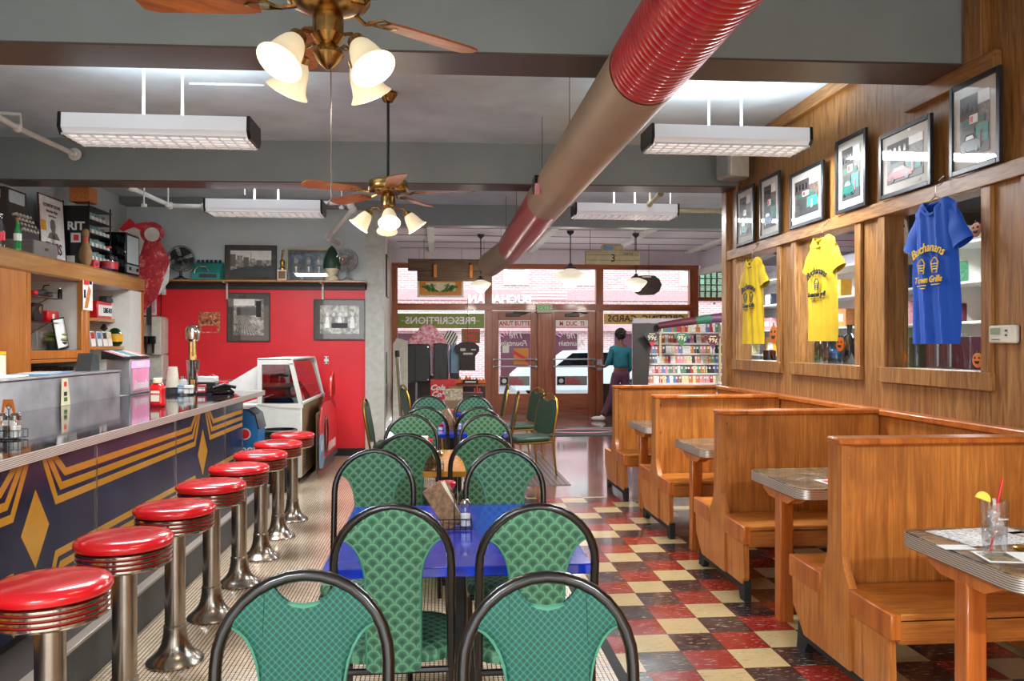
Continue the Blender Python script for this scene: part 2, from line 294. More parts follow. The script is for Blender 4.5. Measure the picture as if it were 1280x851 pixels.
    def build(s,name,parent=None,smooth=True,rec=True):
        me=bpy.data.meshes.new(name); me.from_pydata([tuple(p) for p in s.v],[],s.f)
        for mm in s.mats: me.materials.append(MATS[mm])
        me.polygons.foreach_set('material_index',s.mi)
        if rec:
            bm=bmesh.new(); bm.from_mesh(me)
            if s.weld: bmesh.ops.remove_doubles(bm,verts=bm.verts,dist=1e-6)
            0; bmesh.ops.recalc_face_normals(bm,faces=bm.faces); bm.to_mesh(me); bm.free()
        if smooth: me.shade_smooth(); me.set_sharp_from_angle(angle=math.radians(38))
        o=bpy.data.objects.new(name,me); COL.objects.link(o)
        if parent: o.parent=parent
        return o
def thing(name,label,cat,loc=(0,0,0),rz=0,group=None):
    o=bpy.data.objects.new(name,None); o.empty_display_size=.05; COL.objects.link(o); o.location=loc; o.rotation_euler=(0,0,rz); o['label']=label; o['category']=cat
    if group: o['group']=group
    return o
def tag(o,label,cat,group=None,kind=None,loc=None,rz=None):
    o['label']=label; o['category']=cat
    if group: o['group']=group
    if kind: o['kind']=kind
    if loc is not None: o.location=loc
    if rz is not None: o.rotation_euler=(0,0,rz)
    return o
def struct(o): o['kind']='structure'; return o
def dup(root,label,loc,rz=0,group=None,scale=None):
    ch=[x for x in KIDS(root)]
    r=root.copy(); COL.objects.link(r); r['label']=label; r.location=loc; r.rotation_euler=(0,0,rz)
    if group: r['group']=group
    if scale: r.scale=scale
    for c in ch:
        k=c.copy(); COL.objects.link(k); k.parent=r
        for g in KIDS(c): q=g.copy(); COL.objects.link(q); q.parent=k
    return r
def KIDS(o): return [x for x in bpy.data.objects if x.parent==o]
# ------------------------------------------------ the room
XL=-4.07; XW=2.84; YB=10.9; YF=17.0; ZC=3.39; YE=7.75
def sbox(name,mat,a,b,bev=0): return struct(MB(mat).box(a,b,bev).build(name,smooth=bev>0))
sbox('floor','mosaic_floor',(XL,-2.5,-.1),(.80,YB,0))
sbox('floor','black_matte',(.80,-2.5,-.1),(.85,7.75,0.002))
sbox('floor','checker_floor',(.85,-2.5,-.1),(XW+.16,7.75,0))
mb=MB('old_floor').box((.80,7.75,-.1),(9,YF+.1,0)).box((XW+.16,-2.5,-.1),(9,7.75,0)).box((-.75,YB,-.1),(.80,YF+.1,0)); struct(mb.build('floor',smooth=False))
# ceiling, three bays, beams set a little askew as in the building
sbox('ceiling','ceiling_paint',(XL-.1,-2.5,ZC),(9,YB,ZC+.1))
mb=MB('front_ceiling').box((-1,YB-.02,3.5),(9,YF+.2,3.6))
mb.m('batten')
for k in range(6): mb.box((-.8,11.9+k*.95,3.492),(9,11.925+k*.95,3.5))
mb.m('white_paint')
for x in (-.2,1.9,3.6,5.3,7.): mb.box((x,YB,3.44),(x+.12,YF,3.5))
struct(mb.build('ceiling',smooth=False))
def beam(x0,y0,x1,y1,wd,z0,name='beam'):
    mb=MB(); c=V((x0,y0,0)); d=(V((x1,y1,0))-c); L=d.length; d.normalize(); n=V((-d.y,d.x,0))
    M=Matrix(((d.x,n.x,0,x0),(d.y,n.y,0,y0),(0,0,1,0),(0,0,0,1))); mb.T=M
    mb.m('beam_brown').box((0,0,z0),(L,wd,z0+.012)); mb.m('beam_face').box((0,0,z0+.012),(L,wd,ZC))
    return struct(mb.build(name,smooth=False))
beam(XL,4.25,XW,4.075,.33,3.0,'ceiling_beam')
beam(XL,7.72,XW+.15,7.42,.31,3.0,'ceiling_beam')
mb=MB('beam_face').box((-.75,YB-.02,3.11),(XW+6,YB+.16,3.6)); mb.box((XL,YB-.25,3.3),(-.75,YB,3.4)); struct(mb.build('ceiling_beam',smooth=False))
# small service box along the left ceiling edge
# left and back walls
sbox('wall_left','wall_grey',(XL-.1,-2.5,0),(XL,YB+.1,ZC))
mb=MB('red_paint').box((XL,YB,0.0),(-.98,YB+.12,2.27)); mb.m('wall_grey').box((XL,YB,2.27),(-.98,YB+.12,ZC)); mb.m('column_white').box((-.98,YB-.03,0),(-.73,YB+.3,ZC+.1)); struct(mb.build('wall_back',smooth=False))
sbox('baseboard_back','black_matte',(-2.6,YB-.02,0),(-.98,YB,.1))
sbox('wall_side','beige_plastic',(-1.1,YB+.3,0),(-.98,YF,3.5))
# right wood wall with three openings
WN=[(3.96,4.87),(5.24,6.16),(6.51,7.44)]; ZB,ZT=1.35,2.32; Y0=-2.5; X0=XW+.02; X1=XW+.155
mb=MB('oak_wall'); mb.box((X0,Y0,0),(X1,YE,ZB)).box((X0,Y0,ZT),(X1,YE,ZC))
ys=[Y0]+[q for w_ in WN for q in w_]+[YE]
for k in range(0,len(ys),2): mb.box((X0,ys[k],ZB),(X1,ys[k+1],ZT))
struct(mb.build('wall_right',smooth=False))
mb=MB('oak_rail').box((XW-.02,Y0,ZT),(XW+.02,YE,2.41),.004); struct(mb.build('trim_1'))
mb=MB('oak_wall')
for k,(a,b) in enumerate(WN):
    for y in (a-.075,b): mb.box((XW-.005,y,ZB-.09),(XW+.02,y+.075,ZT),.003)
    mb.box((XW-.014,a-.08,ZB-.094),(XW+.02,b+.08,ZB+.002),.003)
for y in (3.6,2.6,1.5): mb.box((XW-.005,y,1.1),(XW+.02,y+.07,ZT),.003)
struct(mb.build('trim_2'))
mb=MB('oak_wall').box((XW-.026,YE-.11,0),(X1+.01,YE+.012,3.0),.004); mb.box((XW-.024,YE-.42,2.412),(XW+.02,YE-.36,3.0),.003); struct(mb.build('trim_3'))
mb=MB('oak_rail').box((XW-.03,4.42,ZC-.1),(XW+.02,7.42,ZC),.004).box((XW-.03,3.83,2.90),(XW+.02,4.62,3.0),.004).box((XW-.03,-2.5,ZC-.1),(XW+.02,3.9,ZC),.004)
mb.m('oak_wall').box((XW-.034,3.92,3.0),(XW+.02,4.07,ZC),.003); struct(mb.build('trim_4'))
# booth-height wainscot with its cap rail
mb=MB('booth_wood').box((XW-.03,-.5,.02),(XW+.02,YE+.12,1.045)); mb.m('booth_leg_wood').box((XW-.06,-.5,1.045),(XW+.02,YE+.14,1.085),.008); struct(mb.build('trim_5'))
for k,(a,b) in enumerate(WN):
    struct(MB('clear_glass' if 0 else 'window_glass').box((X1-.02,a,ZB),(X1-.014,b,ZT)).build(f'window_{k+1}',smooth=False))
# ---------------- storefront
def fx(px,py=430,Y=YF): return PY(px,py,Y).x
def fz(py,px=680,Y=YF): return PY(px,py,Y).z
zt0,zt1=fz(380),fz(336); zb0=fz(388)
xs={k:fx(k) for k in (484,497,606,615,672,690,745,754,862,873,906)}
mb=MB('door_wood')
def post(a,b,z0=0,z1=3.2,dy=.14): mb.box((xs[a],YF-.02,z0),(xs[b],YF+dy,z1),.006)
post(484,497); post(606,615); post(672,690,0,zb0); post(745,754); post(862,873)
mb.m('door_wood_h').box((xs[484],YF-.03,zb0),(xs[873],YF+.14,zt0),.006).box((xs[484],YF-.03,zt1),(xs[873],YF+.14,zt1+.12),.006)
struct(mb.build('wall_front'))
mb=MB('front_ceiling').box((xs[484],YF-.04,zt1+.1),(9,YF+.16,3.52)); mb.box((xs[873]+.05,14.,3.05),(xs[873]+.35,YF,3.5)); mb.m('white_paint').box((xs[873]-.02,13.,3.0),(xs[873]+.1,YF-.04,3.12)); struct(mb.build('wall_front_upper',smooth=False))
mb=MB('dark_wood').box((xs[497],YF,0),(xs[606],YF+.12,fz(480)),.004).box((xs[754],YF,0),(xs[862],YF+.12,fz(480)),.004); struct(mb.build('wall_front_lower'))
n=3
for a,b,z0,z1 in ((497,606,zt0,zt1),(615,745,zt0,zt1),(754,862,zt0,zt1),(497,606,fz(480),zb0),(754,862,fz(480),zb0)):
    n+=1; struct(MB('window_glass').box((xs[a],YF+.05,z0),(xs[b],YF+.056,z1)).build(f'window_{n}',smooth=False))
# doors
def door(n,pa,pb,ga,gb):
    xa,xb=fx(pa),fx(pb); ga,gb=fx(ga),fx(gb); zt=zb0-.01; g0,g1=fz(492),fz(400)
    r=bpy.data.objects.new(f'door_{n}',None); COL.objects.link(r); r['kind']='structure'; r.location=(xa,YF+.03,0)
    mb=MB('door_wood'); w_=xb-xa
    mb.box((0,0,.002),(ga-xa,.06,zt),.004).box((gb-xa,0,.002),(w_,.06,zt),.004); mb.m('door_wood_h').box((ga-xa,0,.002),(gb-xa,.06,g0),.004).box((ga-xa,0,g1),(gb-xa,.06,zt),.004)
    mb.build('door_leaf',r)
    MB('window_glass').box((ga-xa,.025,g0),(gb-xa,.031,g1)).build('pane',r,False)
    mb=MB('stainless')
    for py in (449,458): z=fz(py); mb.tube([(.03,-.07,z),(w_-.03,-.07,z)],.014); mb.box((.02,-.08,z-.02),(.05,0,z+.02)).box((w_-.05,-.08,z-.02),(w_-.02,0,z+.02))
    mb.build('push_bar',r)
    mb=MB('stainless'); x0=ga-xa+.04; zc=fz(476)
    mb=MB('grey_plastic').box((ga-xa+.02,.018,zc-.1),(gb-xa-.02,.024,zc+.1)); mb.m('navy').box((ga-xa+.04,.014,zc-.08),(ga-xa+.2,.018,zc+.08)); mb.m('white_gloss').lathe([(.05,0),(.05,.003)],(ga-xa+.12,.014,zc),16,Matrix.Rotation(pi/2,3,'X'))
    mb.m('red_paint')
    for k,t_ in enumerate(('Good','Neighbor','Pharmacy')): mb.text(t_,.075,(ga-xa+.23,.013,zc+.055-k*.055),align='LEFT',bold=.002)
    mb.build('pharmacy_sticker',r)
    mb=MB('white_gloss').box((ga-xa,.018,g1-.14),(gb-xa,.022,g1)); mb.m('pink').box((ga-xa,.018,g1-.17),(gb-xa,.022,g1-.14)); mb.m('red_print').text('ANUT BUTTE' if n==1 else 'M  DUC  TI',.13,((ga+gb)/2-xa,.014,g1-.075),sx=.85,bold=.004); mb.build('sign_band',r)
    mb=MB('white_gloss'); cx=(ga+gb)/2-xa
    mb.text('The',.2,(cx+.05,.015,g1-.33),xd=(-1,0,0),shear=.3,bold=.001).text('Fountain',.16,(cx,.015,g1-.5),xd=(-1,0,0),shear=.3,bold=.003)
    mb.m('pink_neon')
    for k in range(5): a=pi*(.25+.14*k); mb.tube([(cx-.15+.1*math.cos(a),.02,g1-.42+.1*math.sin(a)),(cx-.15+.24*math.cos(a),.02,g1-.42+.22*math.sin(a))],.006,6)
    mb.build('fountain_lettering',r)
    if n==1:
        mb=MB('orange_table').box((cx-.02,.015,g1-.95),(cx+.3,.02,g1-.6)); mb.m('red_paint'); mb.T=Matrix.Translation((cx+.14,.013,g1-.78))@Matrix.Rotation(.55,4,'Y'); mb.box((-.2,-.002,-.035),(.2,0,.035)); mb.build('notice_poster',r)
        MB('white_gloss').box((cx-.26,.015,g1-.7),(cx-.12,.02,g1-.55)).build('notice',r,False)
    MB('black').box((w_*.3,-.05,zt-.12),(w_*.62,0,zt-.06),.008).tube([(w_*.6,-.02,zt-.09),(w_*.8,-.12,zt-.04),(w_*.45,-.16,zt-.03)],.01).build('door_closer',r)
    MB('chrome').box((w_-.06,-.02,.95),(w_-.02,0,1.2),.005).build('lock_plate',r)
door(1,615,672,623.5,663.5); door(2,690,745,695,735.5)
MB_=MB('stainless').box((0,-.05,-.12),(.1,0,.12),.006).box((.02,-.08,-.03),(.08,-.05,.03),.004).build('door_latch_box'); tag(MB_,'small steel latch box on the post right of the right-hand door','latch',loc=(fx(746),YF-.02,fz(456)))
# glass block panel and side window at the far right
def fp(px,py,Y=YF+.3): return PY(px,py,Y)
a,b=fp(875,372),fp(905,340)
r=bpy.data.objects.new('window_9',None); COL.objects.link(r); r['kind']='structure'; r.location=(a.x,a.y,a.z)
mb=MB('teal'); W_,H_=(b.x+.25-a.x),b.z-a.z
mb=MB('pale_green_glass'); n_=6; 
for i in range(n_):
    for j in range(4): mb.box((i*W_/n_+.012,0,j*H_/4+.012),((i+1)*W_/n_-.012,.08,(j+1)*H_/4-.012),.015)
mb.build('glass_block',r); mb=MB('grey_plastic')
for i in range(n_+1): mb.box((i*W_/n_-.012,.01,0),(i*W_/n_+.012,.07,H_))
for j in range(5): mb.box((0,.01,j*H_/4-.012),(W_,.07,j*H_/4+.012))
mb.build('mortar',r)
a,b=fp(873,478),fp(905,376); mb=MB('door_wood_h').box((a.x,a.y,b.z),(b.x+.3,a.y+.1,b.z+.07)).box((a.x-.1,a.y,0),(a.x,a.y+.1,3.1)).box((a.x,a.y,0),(b.x+3,a.y+.1,a.z)); mb.m('front_ceiling').box((a.x-.1,a.y,fp(880,340).z),(9,a.y+.1,3.5)); struct(mb.build('window_frame'))
struct(MB('window_glass').box((a.x,a.y+.03,a.z),(b.x+.3,a.y+.036,b.z)).build('window_10',smooth=False))
sbox('wall_rear','wall_grey',(XL-.1,-2.62,0),(9,-2.5,ZC+.1))
# right end of the shop
sbox('wall_far_right','white_paint',(8.9,-2.5,0),(9,YF,ZC+.1))

# ---------------- outside
sbox('ground_street','street',(-25,YF+.2,-.3),(40,60,-.12)); sbox('ground_sidewalk','sidewalk',(-25,YF+.14,-.12),(40,YF+3,-.02))
r=thing('brick_building','pale pink brick building across the street with a lettered band','building',(2,31,-.1))
MB('brick_pink').box((-16,0,0),(16,6,12)).build('wall',r,False)
mb=MB('band_pink').box((-16,-.08,3.3),(16,0,3.7)).box((-16,-.3,2.1),(16,-.02,2.4)); mb.m('white_gloss').text('BUCHANAN',.44,(PY(625,374,30.9).x-2,-.1,PY(625,374,30.9).z+.1),xd=(-1,0,0),bold=.02)
for k in range(3): mb.box((1.2,-.1,3.35+.12*k),(3.0,-.08,3.39+.12*k)).box((-6,-.1,3.35+.12*k),(-4.3,-.08,3.39+.12*k))
mb.build('lettered_band',r,False)
for x in (-5.5,1.0,3.6,8): 
    o=MB('stone_white').box((x-.5,-.06,3.9),(x+.5,0,5.6)); o.m('green_awning').box((x-.33,-.08,4.5),(x+.33,-.06,5.5)); o.build('window',r,False)
for x in (-9,-3,2,6.5): MB('maroon').box((x-1.6,-.05,0),(x+1.4,-.01,2.0)).m('window_glass').build('shop_front',r,False)
r=thing('parked_car','white parked car seen through the right-hand door','car',(4.3,23.5,-.12))
prof=[(-2.1,.3),(-2.15,.7),(-1.9,.92),(-1.1,1.0),(-.5,1.42),(.7,1.45),(1.4,1.02),(2.1,.95),(2.2,.6),(2.15,.3)]
MB('white_gloss').prism(prof,'y',-.85,.85).build('body',r)
MB('black_gloss').prism([(-.95,1.0),(-.48,1.36),(.65,1.38),(1.2,1.02)],'y',-.86,.86).build('window',r)
for x in (-1.35,1.35):
    for y in (-.8,.8): MB('black_matte').cyl((x,y-.1,.32),(x,y+.1,.32),.32,n=24).m('grey_plastic').cyl((x,y-.11,.32),(x,y+.11,.32),.18,n=16).build('wheel',r)
for k,(x,y,s) in enumerate(((-5.5,24,2.6),(11.5,25,3.2))):
    r=thing('street_tree',('leafy green street tree seen through the left shop window','leafy street tree seen through the top right pane')[k],'tree',(x,y,-.12))
    MB('dark_wood').tube([(0,0,0),(.05,0,s*.6),(0,.1,s)],[.12,.1,.07]).build('trunk',r)
    mb=MB('leaf_green')
    for q in range(900):
        c=V((R.gauss(0,.9),R.gauss(0,.8),s+R.gauss(.3,.8))); Mr=Matrix.Rotation(R.random()*6,3,'Z')@Matrix.Rotation(R.random()*3,3,'X'); a=.11
        mb.add([c+Mr@V((-a,0,0)),c+Mr@V((0,-a*.5,0)),c+Mr@V((a,0,0)),c+Mr@V((0,a*.5,0))],[(0,1,2,3)])
    mb.build('leaves',r,False,False)
# ================================================ the big things
# ---- round counter stools
st=thing('counter_stool','','stool',(0,0,0)); 
MB('old_chrome').lathe([(.128,0),(.13,.008),(.122,.02),(.098,.035),(.075,.06),(.06,.095),(.052,.14),(.05,.17)],n=36).build('base',st)
MB('old_chrome').lathe([(.052,.165),(.052,.175),(.046,.18),(.046,.615),(.1,.625),(.1,.632)],n=32).build('pole',st)
pr=[(.16,.622)]
for k in range(4): z=.63+k*.018; pr+=[(.170,z),(.176,z+.003),(.176,z+.010),(.170,z+.013)]
pr+=[(.16,.703)]
MB('chrome').lathe(pr,n=48).build('seat_band',st)
mb=MB('red_band')
for k in range(3): z=.6435+k*.018; mb.lathe([(.1695,z),(.1735,z),(.1735,z+.004),(.1695,z+.004)],n=48)
mb.build('red_ring',st)
MB('red_vinyl').lathe([(.165,.70),(.178,.704),(.184,.715),(.183,.727),(.172,.739),(.14,.746),(.08,.749),(.0,.750)],n=48).build('cushion',st)
LB=['nearest the camera, cut by the picture edge','second from the camera','third from the camera','fourth from the camera','fifth from the camera','sixth from the camera','second from the far end','farthest one of the row']
for k in range(8):
    lab='red vinyl counter stool on chrome pedestal, '+LB[k]; loc=(-1.24,2.69+.61*k,0)
    if k==0: st['label']=lab; st.location=loc; st['group']='chrome stools along the counter'; S0=st
    else: dup(S0,lab,loc,R.random())
# ---- banquet chairs
HC=.98
def chair(name,variant=0):
    t=thing(name,'','chair'); yb=lambda z: -.085*max(0,(z-.44)/.54)
    ctr=.775; Rr=.192
    pts=[(-.192,yb(.42),.42)]+[(-.192,yb(z),z) for z in (.5,.6,.7)]
    for k in range(17): a=pi-pi*k/16; z=ctr+Rr*math.sin(a); pts.append((Rr*math.cos(a),yb(z),z))
    pts+=[(.192,yb(z),z) for z in (.7,.6,.5,.42)]
    MB('chair_frame').tube(pts,.0145,10).build('back_frame',t)
    # upholstered fan-shaped panel
    out=[]
    def hw(z):
        if z<.70: return .088
        if z<.862:
            q=(z-.70)/.162; return .088+.083*(1-math.sqrt(max(0,1-q*q)))
        return math.sqrt(max(0,.1865**2-(z-ctr)**2))
    zs=[.40,.5,.6,.70,.73,.76,.785,.805,.825,.842,.855,.862]
    Rz=[(hw(z),z) for z in zs]
    if variant==0: top=[(.1865*math.cos(a),ctr+.1865*math.sin(a)) for a in [math.asin(.087/.1865)+(pi/2-math.asin(.087/.1865))*k/8 for k in range(1,9)]]
    else:
        top=[(.1865*math.cos(a),ctr+.1865*math.sin(a)) for a in [.485+(1.13-.485)*k/5 for k in range(1,6)]]
        top+=[(.062,.915),(.04,.903),(.0,.898)]
    half=Rz+top
    L=[(-x,z) for x,z in half]
    # strips between left and right edge make a gently padded surface
    N=8; fab='scale_fabric' if variant==0 else 'diamond_fabric'
    def strip(sign,mat):
        m_=MB(mat)
        def fn(u,v):
            i=v*(len(half)-1); i=min(int(round(i)),len(half)-1); x,z=half[i]; xx=(2*u-1)*x
            e=1-abs(2*u-1)**4; zz=z
            if variant==1 and i>=len(zs): # top part: follow the handhold curve
                zz=z
            return V((xx, yb(z)+sign*(.006+.012*e), zz))
        return m_,fn
    if variant==0:
        mb=MB(fab)
        for sg in (1,-1):
            _,fn=strip(sg,fab); mb.grid(fn,N,len(half)-1)
    else:
        # split in vertical columns so the handhold stays open
        def topz(x):
            x=abs(x)
            if x<.072: return .898+.049*(x/.072)**2
            return ctr+math.sqrt(max(0,.1865**2-x*x))
        def botz(x):
            x=abs(x)
            if x<=.088: return .40
            q=min(1,(x-.088)/.083); return .70+.162*math.sqrt(max(0,1-(1-q)**2))
        xsn=sorted(set([-.1711,-.165,-.155,-.14,-.125,-.11,-.098,-.0885,-.088,-.0725,-.0715,-.05,-.025,0]+[.025,.05,.0715,.0725,.088,.0885,.098,.11,.125,.14,.155,.165,.1711]))
        mb=MB(fab)
        for sg in (1,-1):
            def fn(u,v):
                x=xsn[int(round(u*(len(xsn)-1)))]; z0,z1=botz(x),topz(x); z1=max(z1,z0+.002); z=z0+(z1-z0)*v; return V((x,yb(z)+sg*(.006+.010*(1-abs(2*v-1)**4)*(1-(abs(x)/.172)**4)),z))
            mb.grid(fn,len(xsn)-1,10)
    # rim
    rim=[V((-x,yb(z),z)) for x,z in half[::1]]+[V((x,yb(z),z)) for x,z in half[::-1]]
    mb.build('backrest',t)
    r2=[p for k,p in enumerate(rim) if k==0 or (p-rim[k-1]).length>.001]
    MB('piping_green').tube(r2,.0075,6,True).build('piping',t)
    # seat
    mb=MB('scale_fabric_seat')
    def seat(u,v):
        a=2*pi*u; cx=math.copysign(abs(math.cos(a))**.45,math.cos(a)); cy=math.copysign(abs(math.sin(a))**.45,math.sin(a))
        q=[(0,.465),(.6,.464),(.85,.458),(.96,.448),(1,.432),(.99,.412),(.9,.405),(0,.405)][int(round(v*7))]
        return V((cx*.205*q[0],.245+cy*.215*q[0],q[1]))
    mb.grid(seat,40,7); mb.build('seat',t)
    mb=MB('chair_frame')
    for s in (-1,1): mb.tube([(s*.19,-.0,.40),(s*.19,.42,.40)],.012)
    mb.tube([(-.19,.42,.40),(.19,.42,.40)],.012).tube([(-.19,0,.40),(.19,0,.40)],.012); mb.build('seat_frame',t)
    for s in (-1,1):
        MB('chair_frame').tube([(s*.192,0,.43),(s*.192,-.02,.2),(s*.195,-.06,0)],.0125).build('leg',t)
        MB('chair_frame').tube([(s*.19,.40,.40),(s*.192,.43,0)],.0125).build('leg',t)
    return t
CH=chair('banquet_chair'); C0=chair('banquet_chair',1)
def at_d(X,d): return (X,(d-X*math.sin(PSI))/math.cos(PSI))
first=[True]
def put(X,d,face,lab,rz=0):
    x,y=at_d(X,d); rot=rz+(0 if face>0 else pi); g='black-framed green banquet chairs'
    if first[0]: first[0]=False; CH.location=(x,y,0); CH.rotation_euler=(0,0,rot); CH['label']=lab; CH['group']=g
    else: dup(CH,lab,(x,y,0),rot,g)
x,y=at_d(-.305,1.76); C0.location=(x,y,0); C0.rotation_euler=(0,0,pi+.02); C0['label']='nearest chair on the stool side, dark green diamond back with a hand slot'; C0['group']='chairs with a hand slot'
x,y=at_d(.245,1.745); dup(C0,'nearest chair on the booth side, dark green diamond back with a hand slot',(x,y,0),pi-.02)
f='green scale-pattern banquet chair '
put(-.15,2.69,1,f+'at the near edge of the nearest blue table, stool side'); put(.325,2.69,1,f+'at the near edge of the nearest blue table, booth side')
put(-.315,3.88,-1,f+'at the far edge of the nearest blue table, stool side'); put(.325,3.90,-1,f+'at the far edge of the nearest blue table, booth side')
put(-.19,4.76,1,f+'at the near edge of the orange table, stool side'); put(.26,4.74,1,f+'at the near edge of the orange table, booth side')
put(-.20,5.86,-1,f+'at the far edge of the orange table, stool side'); put(.345,5.86,-1,f+'at the far edge of the orange table, booth side')
put(-.115,6.75,1,f+'at the near edge of the second blue table, stool side'); put(.335,6.72,1,f+'at the near edge of the second blue table, booth side')
put(-.09,7.95,-1,f+'at the far edge of the second blue table, stool side'); put(.355,7.95,-1,f+'at the far edge of the second blue table, booth side')
# ---- dining tables in the middle row
def dtable(mat,edge,X,d0,d1,lab,g=None):
    x,y0=at_d(X,d0); _,y1=at_d(X,d1); hw=.465; D=(y1-y0)/2
    t=thing('dining_table',lab,'table',(x,(y0+y1)/2,0),0,g)
    mb=MB(mat).box((-hw,-D,.70),(hw,D,.735),.004); mb.build('tabletop',t)
    MB('black').box((-.04,-.04,.02),(.04,.04,.70),.006).box((-.25,-.03,.67),(.25,.03,.70)).box((-.03,-.3,.67),(.03,.3,.70)).build('pedestal',t)
    MB('black').box((-.3,-.03,0),(.3,.03,.03),.006).box((-.03,-.33,0),(.03,.33,.032),.006).build('base',t)
    return t
dtable('blue_table','',.07,2.74,3.80,'nearest dining table, bright blue top'); dtable('orange_table','',.05,4.80,5.78,'orange-yellow topped dining table behind the nearest blue one')
dtable('blue_table','',.12,6.80,7.82,'blue topped dining table beyond the orange one'); dtable('blue_table','',.14,8.75,9.9,'farthest dining table of the middle row, by the front windows')
# ---- booths
def booth(k,Yb):
    t=thing('booth_bench',['nearest double booth bench with a high wooden back','second double booth bench from the camera','third double booth bench from the camera','farthest booth bench, against the end of the wood wall'][k],'booth',(0,Yb,0),0,'wooden booth benches along the right wall')
    xa=1.75; xb=XW-.04
    MB('booth_wood').box((xa+.045,-.03,.30),(xb,.03,1.055)).build('back_panel',t)
    MB('booth_leg_wood').box((xa-.008,-.065,1.055),(xb,.065,1.085),.008).build('cap_rail',t)
    # end panel with flared foot of the post
    def flare(z): return .062+ (0 if z>.62 else .07*((.62-z)/.17)**2.2 if z>.45 else .07)
    zz=[1.055,.62,.58,.55,.52,.49,.46,.45]
    L=[(-flare(z),z) for z in zz]; Rr=[(flare(z),z) for z in zz[::-1]]
    MB('booth_wood').prism(L+[(-.13,.45),(-.13,.10),(.30,.10),(.42,.22),(.43,.40),(.132,.40)]+Rr,'x',xa,xa+.035).build('end_panel',t)
    MB('booth_wood').prism([(-.14,.10),(-.14,.36),(-.40,.36),(-.41,.14),(-.38,.10)],'x',xa+.012,xa+.045).build('side_panel',t)
    for s,nm in ((-1,'seat'),(1,'seat')):
        if k==3 and s==1: continue
        a,b=sorted((s*.045,s*.455))
        mb=MB('booth_seat_wood').box((xa+.03,a,.415),(xb,b,.45),.006); mb.m('booth_leg_wood').box((xa-.006,a if s<0 else .13,.345),(xa+.04,b if s>0 else -.13,.452),.006)
        mb.m('booth_seat_wood'); y=s*.44; mb.box((xa+.03,y-.015,.33),(xb,y+.015,.43),.004); mb.build('seat',t)
    MB('black_matte').prism([(-.40,0),(-.40,.12),(-.13,.14),(.40,.14),(.42,.0),(.34,0),(.30,.06),(-.30,.06),(-.33,0)],'x',xa+.02,xa+.06).build('foot_rail',t)
    mb=MB('chrome')
    for z in (.55,.78,1.0): mb.sph((xa+.05,-.035,z),.005,6,4)
    mb.build('screw',t)
for k in range(4): booth(k,3.405+1.5*k)
def btable(k,Yc):
    t=thing('booth_table',['nearest booth table, with the iced drink on it','second booth table from the camera, its leg standing clear','third booth table from the camera','farthest booth table, partly hidden by a bench back'][k],'table',(0,Yc,0),0,'booth tables with collage tops')
    xa,xb=1.80,XW-.07; r=.07
    poly=[]
    for cx,cy,a0 in ((xa+r,-.34+r,pi),(xb,-.34,None),(xb,.34,None),(xa+r,.34-r,pi/2)):
        if a0 is None: poly.append((cx,cy))
        else:
            for q in range(6): a=a0+pi/2*q/5; poly.append((cx+r*math.cos(a),cy+r*math.sin(a)))
    MB('collage').prism([(x+(0.004 if x<xa+.1 else 0),y*.99) for x,y in poly],'z',.732,.770).build('tabletop',t)
    MB('alu_ribbed').prism(poly,'z',.715,.766).build('metal_edge',t)
    MB('picture_glass').prism([(x+.006,y*.985) for x,y in poly],'z',.7705,.773).build('glass_sheet',t)
    MB('booth_leg_wood').bc((1.87,0,.33),(.0375,.0375,.335),.006).build('leg',t)
    MB('booth_leg_wood').prism([(-.2,.714),(-.2,.69),(-.12,.655),(.12,.655),(.2,.69),(.2,.714)],'x',1.835,1.905).box((1.905,-.03,.66),(xb,.03,.714)).build('bracket',t)
for k in range(4): btable(k,2.665+1.5*k+(.03 if k else 0))
# ---- the soda-fountain counter
t=thing('soda_fountain_counter','long soda fountain counter with a navy and yellow star front','counter',(0,0,0))
YA,YZ=.6,7.57
MB('counter_laminate').box((-2.76,YA,1.005),(-1.703,8.03,1.043),.003).build('countertop',t)
MB('alu_ribbed').box((-1.704,YA,1.0),(-1.695,8.04,1.045)).box((-2.76,8.03,1.0),(-1.695,8.04,1.045)).build('metal_edge',t)
ys=[YA,1.85,3.128,4.404,5.68,6.957,YZ]
for a,b in zip(ys,ys[1:]): MB('navy_panel').box((-1.83,a+.004,.245),(-1.80,b-.004,1.0)).build('front_panel',t)
mb=MB('chrome')
for a in ys[1:]: mb.box((-1.802,a-.006,.245),(-1.794,a+.006,1.0))
mb.build('seam_strip',t)
mb=MB('gold_stripe')
def stroke(pts,wd):
    # offset polyline by width, in the panel plane
    n_=len(pts); Lp=[];Rp=[]
    for i in range(n_):
        p=V(pts[i]); ds=[]
        if i>0: ds.append((p-V(pts[i-1])).normalized())
        if i<n_-1: ds.append((V(pts[i+1])-p).normalized())
        ns=[V((-d.y,d.x)) for d in ds]; nn=sum(ns,V((0,0))).normalized(); sc=wd/2/max(.3,nn.dot(ns[0])); Lp.append(p+nn*sc); Rp.append(p-nn*sc)
    for i in range(n_-1): mb.prism([tuple(Lp[i]),tuple(Lp[i+1]),tuple(Rp[i+1]),tuple(Rp[i])],'x',-1.8015,-1.7985)
mids=[3.766-2.553,3.766,3.766+2.553]
